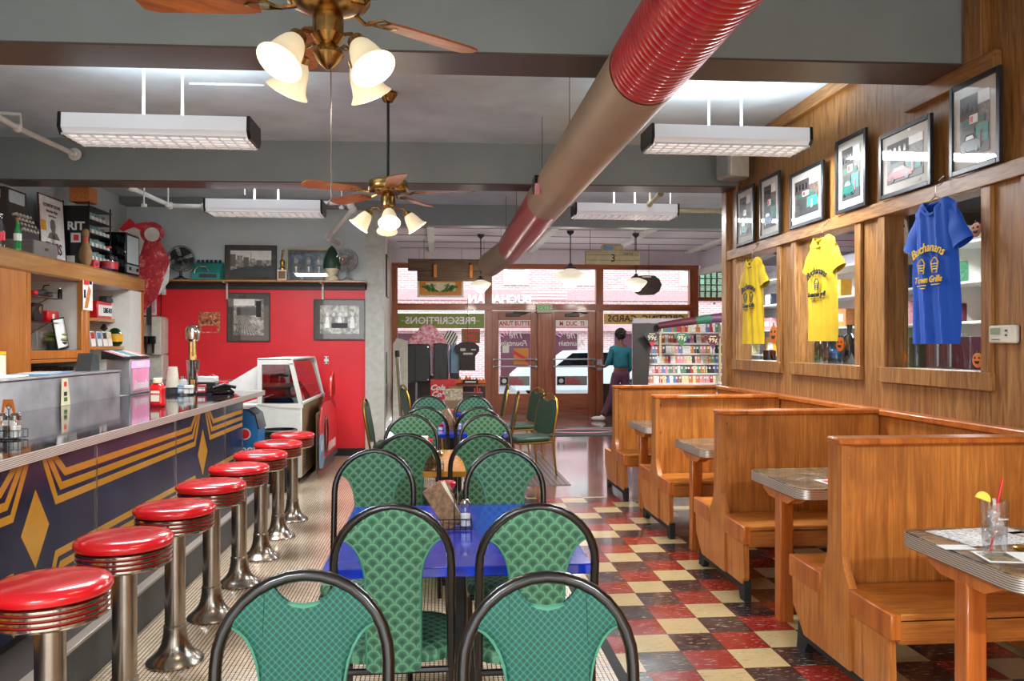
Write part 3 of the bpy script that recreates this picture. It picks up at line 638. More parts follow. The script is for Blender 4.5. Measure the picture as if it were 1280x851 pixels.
for i in range(len(mids)+1):
    lo=mids[i-1] if i>0 else None; hi=mids[i] if i<len(mids) else None
    for q in range(3):
        z=.760+q*.0605; zl=.507-q*.0625; o=.20+q*.045; o2=.07+q*.045
        a=(lo+o if lo else YA+.02); b=(hi-o if hi else YZ-.02)
        up=[]; dn=[]
        if lo: up.append((lo+o2,.985)); dn.append((lo+o2+.01,.26))
        up+=[(a,z),(b,z)]; dn+=[(a,zl),(b,zl)]
        if hi: up.append((hi-o2,.985)); dn.append((hi-o2-.01,.26))
        if q==0 and lo: pass
        if (b-a)>.1: stroke(up,.036); stroke(dn,.036)
for m_ in mids: mb.prism([(m_,.845),(m_+.125,.665),(m_,.495),(m_-.125,.665)],'x',-1.8015,-1.7985)
mb.build('star_stripe',t)
mb=MB('step_dark').box((-2.1,YA,.0),(-1.56,YZ-.05,.205)); mb.m('dark_grey').box((-1.562,YA,0),(-1.546,YZ-.05,.195)); mb.build('foot_step',t)
MB('alu_ribbed').box((-1.60,YA,.195),(-1.543,YZ-.05,.212),.003).build('step_edge',t)
MB('black_matte').box((-2.0,YA,.205),(-1.815,YZ-.04,.245)).build('ribbed_rubber_band',t)
mb=MB('stainless_dark').box((-2.7,YA,0),(-1.84,YZ-.02,1.004)); mb.build('carcass',t)
# stainless ice cream chest behind the counter
t=thing('stainless_chest','long stainless steel chest behind the counter','chest',(0,0,0))
MB('stainless').box((-3.12,2.2,.0),(-2.78,7.3,1.255),.006).build('body',t)
MB('stainless').box((-3.13,2.2,1.256),(-2.772,7.31,1.272),.004).build('lid',t)
# ---- back bar
t=thing('back_bar_cabinet','tall wooden back bar cabinet with open shelf bays','cabinet',(0,0,0))
xf=-3.5; xr=XL+.01
MB('cabinet_wood_h').box((xf-.02,3.0,2.11),(xf+.03,9.86,2.28),.02).box((xr,3.0,2.255),(xf,9.86,2.285)).build('cornice',t)
MB('cabinet_wood').box((xf-.02,3.0,.3),(xf+.01,7.18,2.11)).build('plain_panel',t)
for a_,b_ in (((7.15,0),(7.22,2.11)),((8.2,0),(8.29,2.11)),((8.3,0),(8.38,2.11)),((9.79,0),(9.86,2.11)),((7.222,1.365),(8.198,1.44)),((7.222,1.33),(8.198,1.36))): MB('cabinet_wood').box((xf-.03,a_[0],a_[1]),(xf+.015,b_[0],b_[1]),.003).build('face_frame_bar',t)
mb=MB('white_paint').box((xr,7.1,1.36),(xr+.01,9.85,2.25)).box((xr,7.12,0.9),(xf-.03,7.15,2.11)).box((xr,8.24,.9),(xf-.03,8.26,2.11)).box((xr,9.83,.3),(xf-.03,9.85,2.11)).box((xr,9.46,.9),(xf-.03,9.5,2.11)).box((xf-.03,9.46,.9),(xf+.006,9.792,2.11)).box((xr,7.1,.9),(xf-.03,9.83,.92)); mb.build('inner_lining',t)
MB('cabinet_wood_h').box((xr,7.2,1.42),(xf-.03,8.25,1.44)).build('shelf',t)
MB('cabinet_wood_h').box((xr,8.38,1.44),(xf-.06,9.46,1.475),.004).build('shelf',t)
MB('cabinet_wood_h').box((xr,8.38,1.745),(xf-.16,9.46,1.78),.004).build('shelf',t)
MB('cabinet_wood_h').box((xr,7.2,1.10),(xf-.03,8.25,1.12),.002).build('shelf',t)
for z in (1.70,1.93): MB('clear_glass').box((xr+.01,7.26,z),(xf-.12,8.12,z+.008)).build('glass_shelf',t,False)
mb=MB('black').tube([(xf-.12,7.34,1.44),(xf-.12,7.34,2.1)],.008)
for z in (1.70,1.93): mb.tube([(xr+.02,7.34,z-.004),(xf-.12,7.34,z-.004),(xf-.12,8.0,z-.004)],.005,6).tube([(xf-.12,7.34,z-.16),(xf-.12,7.8,z-.01)],.005,6)
mb.build('shelf_bracket',t)
MB('till_grey').box((xr,3.,0),(xf-.02,9.83,.3)).build('plinth',t)
# ---- white display freezer by the red wall
t=thing('display_case','white display case with slanted glass top by the red wall','display case',(0,0,0))
x0,x1,y0,y1=-2.12,-1.466,8.77,10.4
MB('white_paint').box((x0,y0,.06),(x1,y1,.86),.01).build('body',t)
MB('cardboard').box((x1-.001,y0+.03,.08),(x1+.006,y1-.02,.84)).build('side_panel',t)  # tan colour stands in for a reflection on the case's side
prof=[(-1.90,1.33),(-1.58,1.33),(-1.466,.88),(-1.90,.88)]
mb=MB('white_paint')
for y in (y0,y1-.04):
    mb.prism([(-1.93,1.34),(-1.57,1.34),(-1.55,1.28),(-1.93,1.28)],'y',y,y+.04).prism([(-1.93,1.28),(-1.885,1.28),(-1.885,.86),(-1.93,.86)],'y',y,y+.04)
    mb.prism([(-1.60,1.29),(-1.555,1.29),(-1.455,.86),(-1.50,.86)],'y',y,y+.04).prism([(-1.93,.86),(-1.455,.86),(-1.455,.81),(-1.72,.82),(-1.93,.86)],'y',y-.004,y+.04)
mb.box((-1.93,y0,1.325),(-1.57,y1,1.345),.004).box((-1.47,y0,.85),(-1.445,y1,.88),.004); mb.build('glass_frame',t)
mb=MB('case_glass').prism([(-1.88,1.28),(-1.60,1.28),(-1.50,.87),(-1.88,.87)],'y',y0+.015,y0+.02)
mb.add([(-1.585,y0+.04,1.30),(-1.585,y1-.04,1.30),(-1.475,y1-.04,.88),(-1.475,y0+.04,.88)],[(0,1,2,3)]); mb.build('glass',t,False)
mb=MB('navy').box((-1.87,y0+.05,.865),(-1.52,y1-.06,.92)).m('stainless').box((-1.87,y0+.05,1.0),(-1.56,y1-.06,1.01)).box((-1.87,y0+.05,1.14),(-1.6,y1-.06,1.15)); mb.build('tray_shelf',t)
mb=MB('white_paint').prism([(8.75,.87),(8.75,1.30),(8.78,1.30),(9.4,.87)],'y',0,0.01) if 0 else MB('white_gloss').prism([(-2.42,.98),(-1.94,1.27),(-1.94,.98)],'y',y0+.1,y0+.12); mb.build('lid',t)
mb=MB('dark_grey')
for k in range(9): mb.box((x1+.006,y0+.08,.12+k*.035),(x1+.012,y0+.3,.135+k*.035))
mb.build('vent_grille',t)
mb=MB('black_matte'); mb.box((x0+.05,y0+.05,0),(x1-.05,y1-.05,.06)); mb.build('plinth',t)
# ---- spiral duct
DX,DZ,DR=.957,2.775,.178
t=thing('spiral_duct','long spiral air duct in red and beige sections below the ceiling','duct',(DX,0,DZ))
def duct(y0,y1,mat,pitch,depth,nm='duct_section'):
    mb=MB(mat); n=36; N=int((y1-y0)/pitch)
    prof=[]
    for k in range(N): y=y0+k*pitch; prof+=[(DR-depth,y),(DR,y+pitch*.2),(DR,y+pitch*.8)]
    prof.append((DR-depth,y1)); mb.shell(prof,n=n,M=Matrix.Rotation(-pi/2,3,'X')); return mb.build(nm,t)
duct(-2.3,3.62,'red_duct',.045,.005); duct(3.62,7.05,'beige_duct',.06,.0015); duct(7.05,10.5,'red_duct',.07,.004)
mb=MB('beige_duct').tube([(0,10.5,0),(0,10.9,-.0),(-.1,11.3,-.05),(-.22,11.65,-.12)],DR-.003,28); mb.build('elbow',t)
mb=MB('chair_frame').box((-.2,6.28,-.06),(-.16,6.46,.06)); mb.m('pink').box((-.203,6.2,-.1),(-.17,6.26,-.02)); 
mb.T=Matrix.Rotation(0,4,'Y'); mb.build('air_vent',t)
mb=MB('black')
for y in (2.9,5.2,6.6,8.8,10.2,11.0): mb.tube([(-.1,y,DR*.8),(-.1,y,(ZC if y<10.9 else 3.5)-DZ)],.0025,5)
mb.build('hanging_wire',t)
# ---- ceiling fans
def fan(loc,zc,lab,rot,drop,bare):
    t=thing('ceiling_fan',lab,'fan',loc,rot,'brass ceiling fans with four light shades')
    z0=zc-loc[2]
    MB('old_brass' if 0 else 'brass').lathe([(.012,z0),(.065,z0),(.07,z0-.015),(.045,z0-.05),(.035,z0-.07),(.012,z0-.075)],n=24).build('canopy',t)
    MB('dark_wood' if 0 else 'chair_frame').cyl((0,0,.07),(0,0,z0-.06),.011).build('downrod',t)
    MB('brass').lathe([(.02,.085),(.10,.08),(.14,.065),(.148,.05),(.148,-.0),(.14,-.012),(.10,-.03),(.06,-.045),(.0,-.05)],n=40).build('motor',t)
    MB('brass').lathe([(.05,-.045),(.055,-.06),(.055,-.12),(.03,-.15),(.05,-.17),(.055,-.19),(.03,-.225),(.012,-.24),(.0,-.245)],n=24).build('light_fitter',t)
    for k in range(5):
        a=2*pi*k/5+.2; Mz=Matrix.Rotation(a,4,'Z')
        mb=MB('blade_wood'); mb.T=Mz@Matrix.Translation((0,0,-.02))@Matrix.Rotation(.2,4,'X')
        poly=[(.24,-.045),(.30,-.058),(.60,-.07),(.645,-.055),(.66,0),(.645,.055),(.60,.07),(.30,.058),(.24,.045)]
        mb.prism(poly,'z',-.004,.004); b=mb.build('blade',t)
        mb=MB('brass'); mb.T=Mz; mb.tube([(.11,0,-.02),(.16,.015,-.035),(.2,0,-.025)],.009,6).tube([(.17,0,-.03),(.21,.03,-.022),(.27,.02,-.022),(.29,0,-.022),(.27,-.02,-.022),(.21,-.03,-.022),(.17,0,-.03)],.006,6); mb.build('blade_bracket',b)
    for k in range(4):
        a=pi/2*k+.45; Mz=Matrix.Rotation(a,4,'Z'); mb=MB('brass'); mb.T=Mz
        mb.tube([(.04,0,-.17),(.08,0,-.135),(.115,0,-.14),(.135,0,-.165)],.007,8)
        Mt=Matrix.Translation((.135,0,-.165))@Matrix.Rotation(-.62,4,'Y'); mb.T=Mz@Mt; mb.lathe([(.0,.006),(.03,.0),(.033,-.03),(.028,-.035)],n=20); arm=mb.build('arm',t)
        mb=MB('shade_glass'); mb.T=Mz@Mt; mb.shell([(.03,-.02),(.042,-.04),(.052,-.07),(.058,-.10),(.066,-.125),(.082,-.145),(.079,-.146),(.062,-.124),(.054,-.10),(.047,-.07),(.038,-.04),(.026,-.02)],n=28); sh=mb.build('lamp_shade',t)
        mb=MB('bulb_on'); mb.T=Mz@Mt; mb.sph((0,0,-.1),(.028,.028,.04),14,10); mb.build('bulb',sh)
        p=Matrix.Translation(loc)@Matrix.Rotation(rot,4,'Z')@Mz@Mt@V((0,0,-.19)); lamp('fan_bulb_light','POINT',p,3.2,(1,.86,.68),rad=.05)
    MB('brown_frame').tube([(.01,0,-.24),(.012,0,-.24-drop),(.0,0,-.26-drop)],.0022,5).sph((0,0,-.265-drop),.006,6,5).build('pull_chain',t)
    return t
fan((-.392,2.90,2.72),ZC,'nearer ceiling fan, cut off by the top of the picture, with bell glass shades',.44,.46,0)
fan((-.378,6.08,2.66),ZC,'farther ceiling fan hanging on a long rod, with bell glass shades',-.35,.0,1)
# ---- fluorescent fixtures
def fluo(x0,x1,y,ztop,lab,zc=ZC,pw=60):
    t=thing('fluorescent_fixture',lab,'ceiling light',((x0+x1)/2,y,ztop),0,'hanging fluorescent fixtures'); L=(x1-x0)/2; D=.30
    MB('tube_lamp_side').prism([(0,0),(-.005,-.09),(.03,-.125),(D-.03,-.125),(D+.005,-.09),(D,0)],'x',-L+.02,L-.02).build('housing',t)
    MB('black').prism([(-.004,.004),(-.012,-.09),(.026,-.133),(D-.026,-.133),(D+.012,-.09),(D+.004,.004)],'x',-L,-L+.02).build('end_cap',t); MB('black').prism([(-.004,.004),(-.012,-.09),(.026,-.133),(D-.026,-.133),(D+.012,-.09),(D+.004,.004)],'x',L-.02,L).build('end_cap',t)
    mb=MB('tube_lamp').box((-L+.02,.02,-.127),(L-.02,D-.02,-.125)); mb.m('white_gloss')
    n_=15
    for k in range(n_): x=-L+.04+k*(2*L-.08)/(n_-1); mb.box((x-.002,-.002,-.142),(x+.002,D,-.125))
    for y_ in (.0,.08,.15,.22,.298): mb.box((-L+.02,y_-.002,-.138),(L-.02,y_+.002,-.125))
    mb.build('louvre',t)
    for s in (-.12,.12): MB('white_gloss').tube([(s,.15,0),(s,.15,zc-ztop-.03)],.009).build('suspension_rod',t)
    MB('white_gloss').box((-.22,.09,zc-ztop-.035),(.22,.21,zc-ztop),.012).build('ceiling_plate',t)
    lamp('fluorescent_light','AREA',((x0+x1)/2,y+.15,ztop-.15),pw,(.92,.97,1),(2*L-.1,.25))
    lamp('fluorescent_uplight','AREA',((x0+x1)/2,y+.15,ztop+.012),13,(.9,.96,1),(2*L-.1,.2),(pi,0,0))
def fluo_px(px0,px1,py,d,lab):
    a,b=P(px0,py,d),P(px1,py,d); fluo(a.x,b.x,(a.y+b.y)/2,(a.z+b.z)/2,lab)
fluo_px(77,310,143,4.98,'hanging fluorescent fixture at upper left, over the counter'); fluo_px(256,402,249,8.1,'hanging fluorescent fixture in front of the grey wall over the red paint')
fluo_px(812,1020,157,5.6,'hanging fluorescent fixture beside the oak wall'); fluo_px(718,851,254,8.9,'small-looking fluorescent fixture beyond the second beam, above the hanging sign')
fluo(-1.9,-.7,-.6,2.93,'added fluorescent fixture out of view behind the viewer, stool side',pw=95); fluo(1.3,2.5,-.6,2.93,'added fluorescent fixture out of view behind the viewer, booth side',pw=120)  # both fixtures added out of view to brighten the near part of the room
# ================================================ things on the walls
def picture(name,label,cat,o,rz,w_,h_,fr,mb_,art,bar=.03,mat=.06,tilt=0,group=None,extra=None,glassy=True):
    # local x right, z up, y into the wall; origin = lower left corner on the wall plane
    t=thing(name,label,cat,o,rz,group); t.rotation_euler=(tilt,0,rz)
    m_=MB(fr).box((0,-.022,0),(bar,0,h_),.003).box((w_-bar,-.022,0),(w_,0,h_),.003).box((bar,-.022,0),(w_-bar,0,bar),.003).box((bar,-.022,h_-bar),(w_-bar,0,h_),.003); m_.build('frame',t)
    MB(mb_).box((bar,-.010,bar),(w_-bar,-.002,h_-bar)).build('mat_board',t,False)
    a=bar+mat; m_=MB(art).box((a,-.012,a),(w_-a,-.0105,h_-a))
    if extra: extra(m_,a,w_-a,a,h_-a)
    m_.build('print',t,False)
    if glassy: MB('picture_glass').add([(bar,-.016,bar),(w_-bar,-.016,bar),(w_-bar,-.016,h_-bar),(bar,-.016,h_-bar)],[(0,1,2,3)]).build('glass',t,False,False)
    return t
def street_art(carmat):
    def f(m,x0,x1,z0,z1):
        W_=x1-x0;H_=z1-z0; L=lambda u:x0+W_*u; K=lambda v:z0+H_*v; y=-.013
        def q(mat,u0,v0,u1,v1,dy=0): m.m(mat).box((L(u0),y-dy-.0006,K(v0)),(L(u1),y-dy,K(v1)))
        q('dark_grey',0,0,1,.17); q('red_print' if 0 else 'brown_mat',0,.62,.62,1); q('stone_white',.62,.8,1,1)
        for k in range(4): q('navy',.06+.14*k,.72,.12+.14*k,.88,.001)
        q('green_awning',.1,.5,.85,.6,.001); q('white_gloss',.34,.52,.62,.66,.0015); q('red_paint',.36,.54,.46,.64,.002); q('white_gloss',.5,.54,.6,.64,.002)
        q('dark_grey',.08,.18,.5,.48,.0005); q('teal',.55,.18,.95,.46,.0005)
        m.m('pink').box((L(.7),y-.003,K(.14)),(L(.76),y-.002,K(.36)))
        if carmat:
            m.m(carmat).prism([(L(u),K(v)) for u,v in ((.03,.08),(.03,.2),(.12,.26),(.22,.36),(.48,.36),(.6,.25),(.7,.22),(.72,.08))],'y',y-.003,y-.002)
            m.m('black')
            for u in (.16,.58): m.lathe([(W_*.055,0),(W_*.055,.001)],(L(u),y-.003,K(.09)),14,Matrix.Rotation(pi/2,3,'X'))
            m.m('white_gloss').prism([(L(u),K(v)) for u,v in ((.2,.27),(.25,.33),(.45,.33),(.5,.27))],'y',y-.004,y-.003)
        m.m('mat_board').box((x1-.09,y,z0-.035),(x1-.03,y+.001,z0-.02))
    return f
XP=XW-.001
PICS=[(1195,1259,112,222,'black',None,'tallest framed street photo on the oak wall, nearest the camera, with a dark car','black'),
(1106,1171.5,171,250,'','red_paint','framed street photo of a red classic car, above the blue shirt',''),
(1050.6,1089,178,265.6,'','teal','narrow upright framed street photo of a turquoise car, left of the red car picture',''),
(992.8,1035,219,285,'','','framed street photo with a green shop awning, above the middle yellow shirt',''),
(954.7,979.7,225,297,'','light_blue','small upright framed street photo of a pale car, second from the wall end',''),
(925,947,240,305.6,'','teal','small upright framed street photo beside the wall speaker, nearest the wall end','')]
for a,b,yt,yb,_,cm,lab,_2 in PICS:
    pa=PX(a,yt,XP); pb=PX(b,yb,XP); w_=pa.y-pb.y; h_=pa.z-2.412
    if w_>.52: pass
    picture('framed_picture',lab,'framed picture',(XP-.02,pa.y,2.412),-pi/2,w_,h_,'frame_black','mat_board','street_photo',.028,.055,0,'framed street photographs on the oak wall',street_art(cm or ('black' if 'dark' in lab else None)))
# T-shirts
def shirt(name,a,b,yt,yb,mat,pm,lab,line1,line2,bands):
    y0,y1=a,b; W_=y0-y1; H_=yt-yb   # a: far y, b: near y ; zt, zb heights
    t=thing('t_shirt',lab,'t-shirt',(XW-.07,(y0+y1)/2,yb),-pi/2,'t-shirts hung over the wall openings')
    hw=W_*.355
    def wob(x,z): return .012*math.sin(x*38+z*3)*(1-.6*z/H_)+.006*math.sin(x*90+z*9)
    mb=MB(mat); N,Mn=26,30
    def half(v):
        z=v*H_
        if v>.93: q=(v-.93)/.07; return hw*(1-.0-.42*q)
        return hw*(1+.03*math.sin(v*5))
    for sg,th in ((-1,.028),(1,.018)):
        def fn(u,v,sg=sg,th=th):
            x=(2*u-1)*half(v); z=v*H_
            if v>.9:  # neckline
                c=max(0,1-(abs(x)/(hw*.42))**2); z-= (v-.9)/.1*c*H_*(.085 if sg<0 else .03)
            e=(1-abs(2*u-1)**3); return V((x,sg*th*e+wob(x,z),z))
        mb.grid(fn,N,Mn)
    mb.build('body',t)
    for s in (-1,1):
        mb=MB(mat)
        def fs(u,v,s=s):
            # sleeve: u round, v along from shoulder to hem
            px_=hw*.66+v*W_*.17; pz=H_*.90-v*H_*.235; wd=(.042+.04*v**.7)*(W_/.57)
            a=2*pi*u; return V((s*(px_+math.cos(a)*wd*.93),math.sin(a)*(.02+.008*v)+.004+.004*math.sin(v*9),pz+math.cos(a)*wd*.34))
        mb.grid(fs,20,8); mb.build('sleeve',t)
    mb=MB(mat); pts=[]
    for k in range(24):
        a=2*pi*k/24; pts.append((hw*.40*math.cos(a),-.018-.012*math.sin(a)*-1 if math.sin(a)<0 else .014,H_*.972+ (H_*.075*math.sin(a) if math.sin(a)<0 else H_*.012*math.sin(a))))
    mb.tube(pts,.008,6,True).build('collar',t)
    MB('white_gloss').box((-.02,.006,H_*.915),(.02,.008,H_*.955)).build('neck_label',t,False)
    mb=MB(pm); sc=W_/.56
    # arched name across the chest, letter by letter
    n_=len(line1)
    for k,ch in enumerate(line1):
        a=(k-(n_-1)/2)*.125; R_=.27*sc; x=R_*math.sin(a); z=H_*.67+R_*(math.cos(a)-1)
        mb.text(ch,.072*sc,(x,-.045,z),xd=(math.cos(a),0,-math.sin(a)),up=(math.sin(a),0,math.cos(a)),shear=.25,bold=.0006,ext=.002)
    mb.text(line2,.05*sc,(0,-.045,H_*.445),shear=.25,bold=.0005,ext=.002)
    mb.box((-.1*sc,-.046,H_*.405),(-.02*sc,-.04,H_*.411)).box((.03*sc,-.046,H_*.405),(.1*sc,-.04,H_*.411)).box((-.07*sc,-.046,H_*.385),(-.03*sc,-.04,H_*.391))
    # sundae glass and burger line drawing
    for ox in ((-.06,.06) if bands else (0,)):
        o_=ox*sc; s2=sc*.9
        mb.tube([(o_-.035*s2,-.045,H_*.56),(o_-.02*s2,-.045,H_*.49),(o_+.02*s2,-.045,H_*.49),(o_+.035*s2,-.045,H_*.56)],.0035,5).tube([(o_-.035*s2+.07*s2*k/6,-.045,H_*.56+.03*s2*math.sin(pi*k/6)) for k in range(7)],.0035,5)
        for k in range(3): mb.tube([(o_-.03*s2+k*.004,-.045,H_*(.55-.018*k)),(o_+.03*s2-k*.004,-.045,H_*(.55-.018*k))],.003,5)
    mb.build('printed_logo',t)
    return t
def hanger(y,z,lab,hook_z):
    t=thing('wire_hanger',lab,'clothes hanger',(XW-.07,y,z),-pi/2,'wire hangers on the oak rail')
    pts=[(0,.0,.02),(0,0,.06)]+[(.022*math.sin(q)-.0,.0+.03*0,.09+.028-.028*math.cos(q)) for q in [.0,.6,1.2,1.9,2.6,3.3,4.0]]
    MB('chrome').tube([(0,0,.0),(0,0,.035),(.006,0,.06)]+[(.03*math.sin(a),.012+.02*(1-math.cos(a)),.085-.03*math.cos(a)) for a in (.3,.9,1.6,2.3,3.1,3.8,4.4)],.0028,6).build('hook',t)
    MB('chrome').tube([(0,0,.0),(.09,0,-.035),(.17,0,-.075),(.17,0,-.085),(0,0,-.085),(-.17,0,-.085),(-.17,0,-.075),(-.09,0,-.035),(0,0,0)],.0028,6).build('wire_frame',t)
shirt('t',4.53,3.96,2.305,1.50,'shirt_blue','print_yellow','bright blue t-shirt with yellow lettering over the nearest wall opening','Buchanans','Town Grille',1); hanger(4.245,2.325,'wire hanger holding the bright blue t-shirt',2.42)
shirt('t',5.86,5.28,2.28,1.52,'shirt_yellow','print_dark','yellow t-shirt with a single sundae drawing over the middle wall opening','Buchanans','fountain grill',0); hanger(5.57,2.30,'wire hanger holding the yellow t-shirt over the middle opening',2.42)
shirt('t',7.16,6.55,2.26,1.50,'shirt_yellow','print_dark','yellow t-shirt over the farthest, smallest-looking wall opening','Buchanans','Town Grille',1); hanger(6.855,2.28,'wire hanger holding the yellow t-shirt over the farthest opening',2.42)
# speaker, thermostat
a=PX(932,215,2.66)
t=thing('wall_speaker','grey box speaker mounted where the oak wall meets the beam','speaker',(2.66,7.05,2.99),.35)
MB('grey_plastic').box((-.12,-.09,-.0),(.12,.1,.27),.02).build('cabinet',t); MB('beige_plastic').box((-.105,-.1,.015),(.105,-.088,.255),.01).build('grille',t); MB('black').tube([(0,.09,.13),(.1,.28,.13)],.012).build('bracket',t)
a=PX(1239,407,XW); b=PX(1272,429,XW)
t=thing('thermostat','off-white thermostat on the oak wall at the right picture edge','thermostat',(XW+.018,(a.y+b.y)/2,b.z),-pi/2); w_=(a.y-b.y)/2; h_=a.z-b.z
MB('beige_plastic').box((-w_,-.035,0),(w_,0,h_),.008).build('housing',t); MB('lcd').box((-w_*.8,-.038,h_*.5),(-.005,-.034,h_*.85)).build('display',t); m_=MB('dark_grey')
for k in range(2): m_.box((.03,-.04,h_*(.4+.25*k)),(.045,-.034,h_*(.5+.25*k)),.002)
m_.box((-w_*.7,-.038,h_*.2),(-.01,-.034,h_*.24)); m_.build('button',t)
# halloween stickers on the glass / jambs
def sticker(px,py,X,kind,lab,s=.09):
    p=PX(px,py,X); t=thing(kind,lab,'sticker',(p.x,p.y,p.z),-pi/2,'halloween window stickers')
    mb=MB()
    if kind=='pumpkin_sticker':
        mb.m('pumpkin').sph((0,0,0),(s*.45,.004,s*.42),16,8); b=mb.build('pumpkin',t); mb=MB('black')
        for x in (-.18,.18): mb.prism([((x-.07)*s,.08*s),((x+.07)*s,.08*s),(x*s,.2*s)],'y',-.006,-.003)
        mb.prism([(-.22*s,-.05*s),(.22*s,-.05*s),(.12*s,-.2*s),(-.12*s,-.2*s)],'y',-.006,-.003); mb.build('face',t); MB('leaf_green').box((-.04*s,-.003,.38*s),(.04*s,.003,.52*s)).build('stem',t)
    elif kind=='ghost_sticker':
        mb.m('ghost_white').prism([(-.2*s,-.7*s),(-.28*s,0),(-.18*s,.5*s),(0,.65*s),(.18*s,.5*s),(.28*s,0),(.22*s,-.6*s),(.1*s,-.5*s),(0,-.68*s),(-.1*s,-.52*s)],'y',-.003,.003); mb.build('ghost',t)
        mb=MB('black').box((-.1*s,-.005,.3*s),(-.03*s,-.003,.4*s)).box((.04*s,-.005,.3*s),(.11*s,-.003,.4*s)); mb.m('pumpkin').sph((.0,-.004,-.1*s),(.1*s,.003,.1*s),8,6); mb.build('face',t)
    else:
        mb.m('black').box((-.15*s,-.003,-.6*s),(.15*s,.003,.3*s)); mb.m('green_vinyl').sph((0,0,.42*s),(.15*s,.004,.18*s),10,6); mb.m('white_gloss').box((-.12*s,-.004,-.1*s),(.12*s,-.002,.05*s)); mb.m('pumpkin').box((-.15*s,-.004,-.75*s),(.15*s,.003,-.6*s)); mb.build('figure',t)
GX=X1-.026
sticker(1129,296,GX,'ghost_sticker','white ghost sticker beside the blue t-shirt, upper left of its pane',.19); sticker(1220,287,GX,'pumpkin_sticker','pinkish pumpkin sticker at the upper right of the blue shirt pane',.1)
sticker(1127,446,GX,'pumpkin_sticker','pumpkin sticker at the lower left of the blue shirt pane',.12); sticker(1222,450,GX,'pumpkin_sticker','pumpkin sticker at the lower right corner of the blue shirt pane',.1)
sticker(1011,318,GX,'ghost_sticker','pale ghost sticker at the upper left of the middle pane',.16); sticker(1011,436,GX,'witch_sticker','green-faced dark figure sticker at the lower left of the middle pane',.16)
sticker(1050,430,GX,'pumpkin_sticker','round pumpkin sticker below the middle yellow shirt',.13); sticker(967,418,GX,'pumpkin_sticker','large pumpkin sticker at the right of the farthest pane',.2)
# gift shop seen through the openings
r=thing('display_shelf','long white gift shop shelving seen through the wall openings','shelving',(4.6,0,0))
MB('front_ceiling').box((.42,4.2,0),(.45,12.5,2.6)).build('back_board',r)
for z in (.6,1.0,1.35,1.7,2.05,2.4): MB('white_paint').box((0,4.2,z-.02),(.42,12.5,z)).build('shelf',r)
for y in (4.2,7.,9.7,12.47): MB('white_paint').box((0,y,0),(.44,y+.03,2.6)).build('upright',r)
gm=['card_red','card_cream','card_blue','card_white','maroon','card_green','card_orange','yellow','card_pink','navy']
proto=None; i=0
GL={}
for z,nm in ((1.0,'second'),(1.35,'third'),(1.7,'fourth'),(2.05,'fifth')):
    for k in range(11):
        y=5.0+k*.68+R.uniform(-.1,.1); mt=gm[(k*3+i)%len(gm)]; i+=1; h_=R.uniform(.12,.27); w_=R.uniform(.08,.16)
        o=MB(mt).box((0,-w_,0),(.14,w_,h_),.008).m('stone_white').box((-.001,-w_*.6,h_*.3),(.0,w_*.6,h_*.7)).build('gift_box'); c_=mt.replace('card_','').replace('navy','dark blue'); pv_=gm[((k-1)*3+i-2)%len(gm)].replace('card_','').replace('navy','dark blue')
        tag(o,f'{c_} gift box'+(f' right of a {pv_} one' if k else ' at the far left end')+f', {nm} shelf of the gift shop shelving','gift box',f'{c_} boxes, {nm} shelf',loc=(4.72,y,z))
sh=MB('white_paint').box((X1,3.8,1.31),(X1+.24,7.6,1.345),.004).build('window_shelf'); tag(sh,'white shelf for bottles on the shop side of the wall openings','shelf')
def bottle_obj(name,prof,mat,lab,loc,cat='bottle',group=None,cap=None,labm=None,ly=None):
    t=thing(name,lab,cat,loc,0,group); MB(mat).lathe(prof,n=20).build('body',t)
    if cap: m_,r0,z0,z1=cap; MB(m_).lathe([(r0,z0),(r0,z1)],n=16).build('cap',t)
    if labm: m_,r0,z0,z1=labm; MB(m_).shell([(r0,z0),(r0,z1)],n=20).build('label',t)
    return t
BP=lambda r,h:[(r*.9,0),(r,.01),(r,h*.6),(r*.8,h*.7),(r*.35,h*.78),(r*.35,h*.97),(r*.42,h)]
def sill(px,r,h,mat,lab,prof=None,capc=None):
    y=PX(px,430,3.1).y; bottle_obj('glass_bottle',prof or BP(r,h),mat,lab,(3.1,y,1.345),'bottle','bottles on the window shelf',cap=capc)
sill(1023,.04,.24,'green_glass','pale green bottle on the window shelf below the middle shirt'); sill(1034,.035,.14,'amber_glass','small brown bottle beside the green one in the middle opening')
sill(1046,.07,.22,'blue_glass','square blue jar on the window shelf of the middle opening',[(.07,0),(.072,.01),(.072,.17),(.05,.2),(.045,.22)]); sill(1062,.055,.30,'dark_glass','tall dark red bottle at the right of the middle opening')
sill(1146,.055,.26,'pale_green_glass','tall pale green jar below the left edge of the blue shirt',[(.055,0),(.055,.24),(.05,.26)]); sill(1172,.05,.27,'clear_glass','tall clear jar below the middle of the blue shirt',[(.05,0),(.05,.26)])
sill(1188,.05,.22,'clear_glass','clear jar with dark red backing below the blue shirt',[(.05,0),(.05,.22)]); sill(1213,.045,.2,'clear_glass','clear glass vase at the right end of the nearest opening',[(.035,0),(.03,.06),(.055,.2)])
sill(949,.07,.2,'clear_glass','clear jar with a red lid in the farthest opening',[(.06,0),(.06,.18)],('red_plastic',.06,.18,.21)); sill(962,.05,.10,'amber_glass','short amber jar in the farthest opening',[(.06,0),(.06,.09),(.04,.1)])
o=MB('maroon').box((0,-.6,0),(.02,.6,.2),.004).build('maroon_board'); tag(o,'dark red board standing behind the clear jars in the nearest opening','board',loc=(3.2,4.6,1.345))
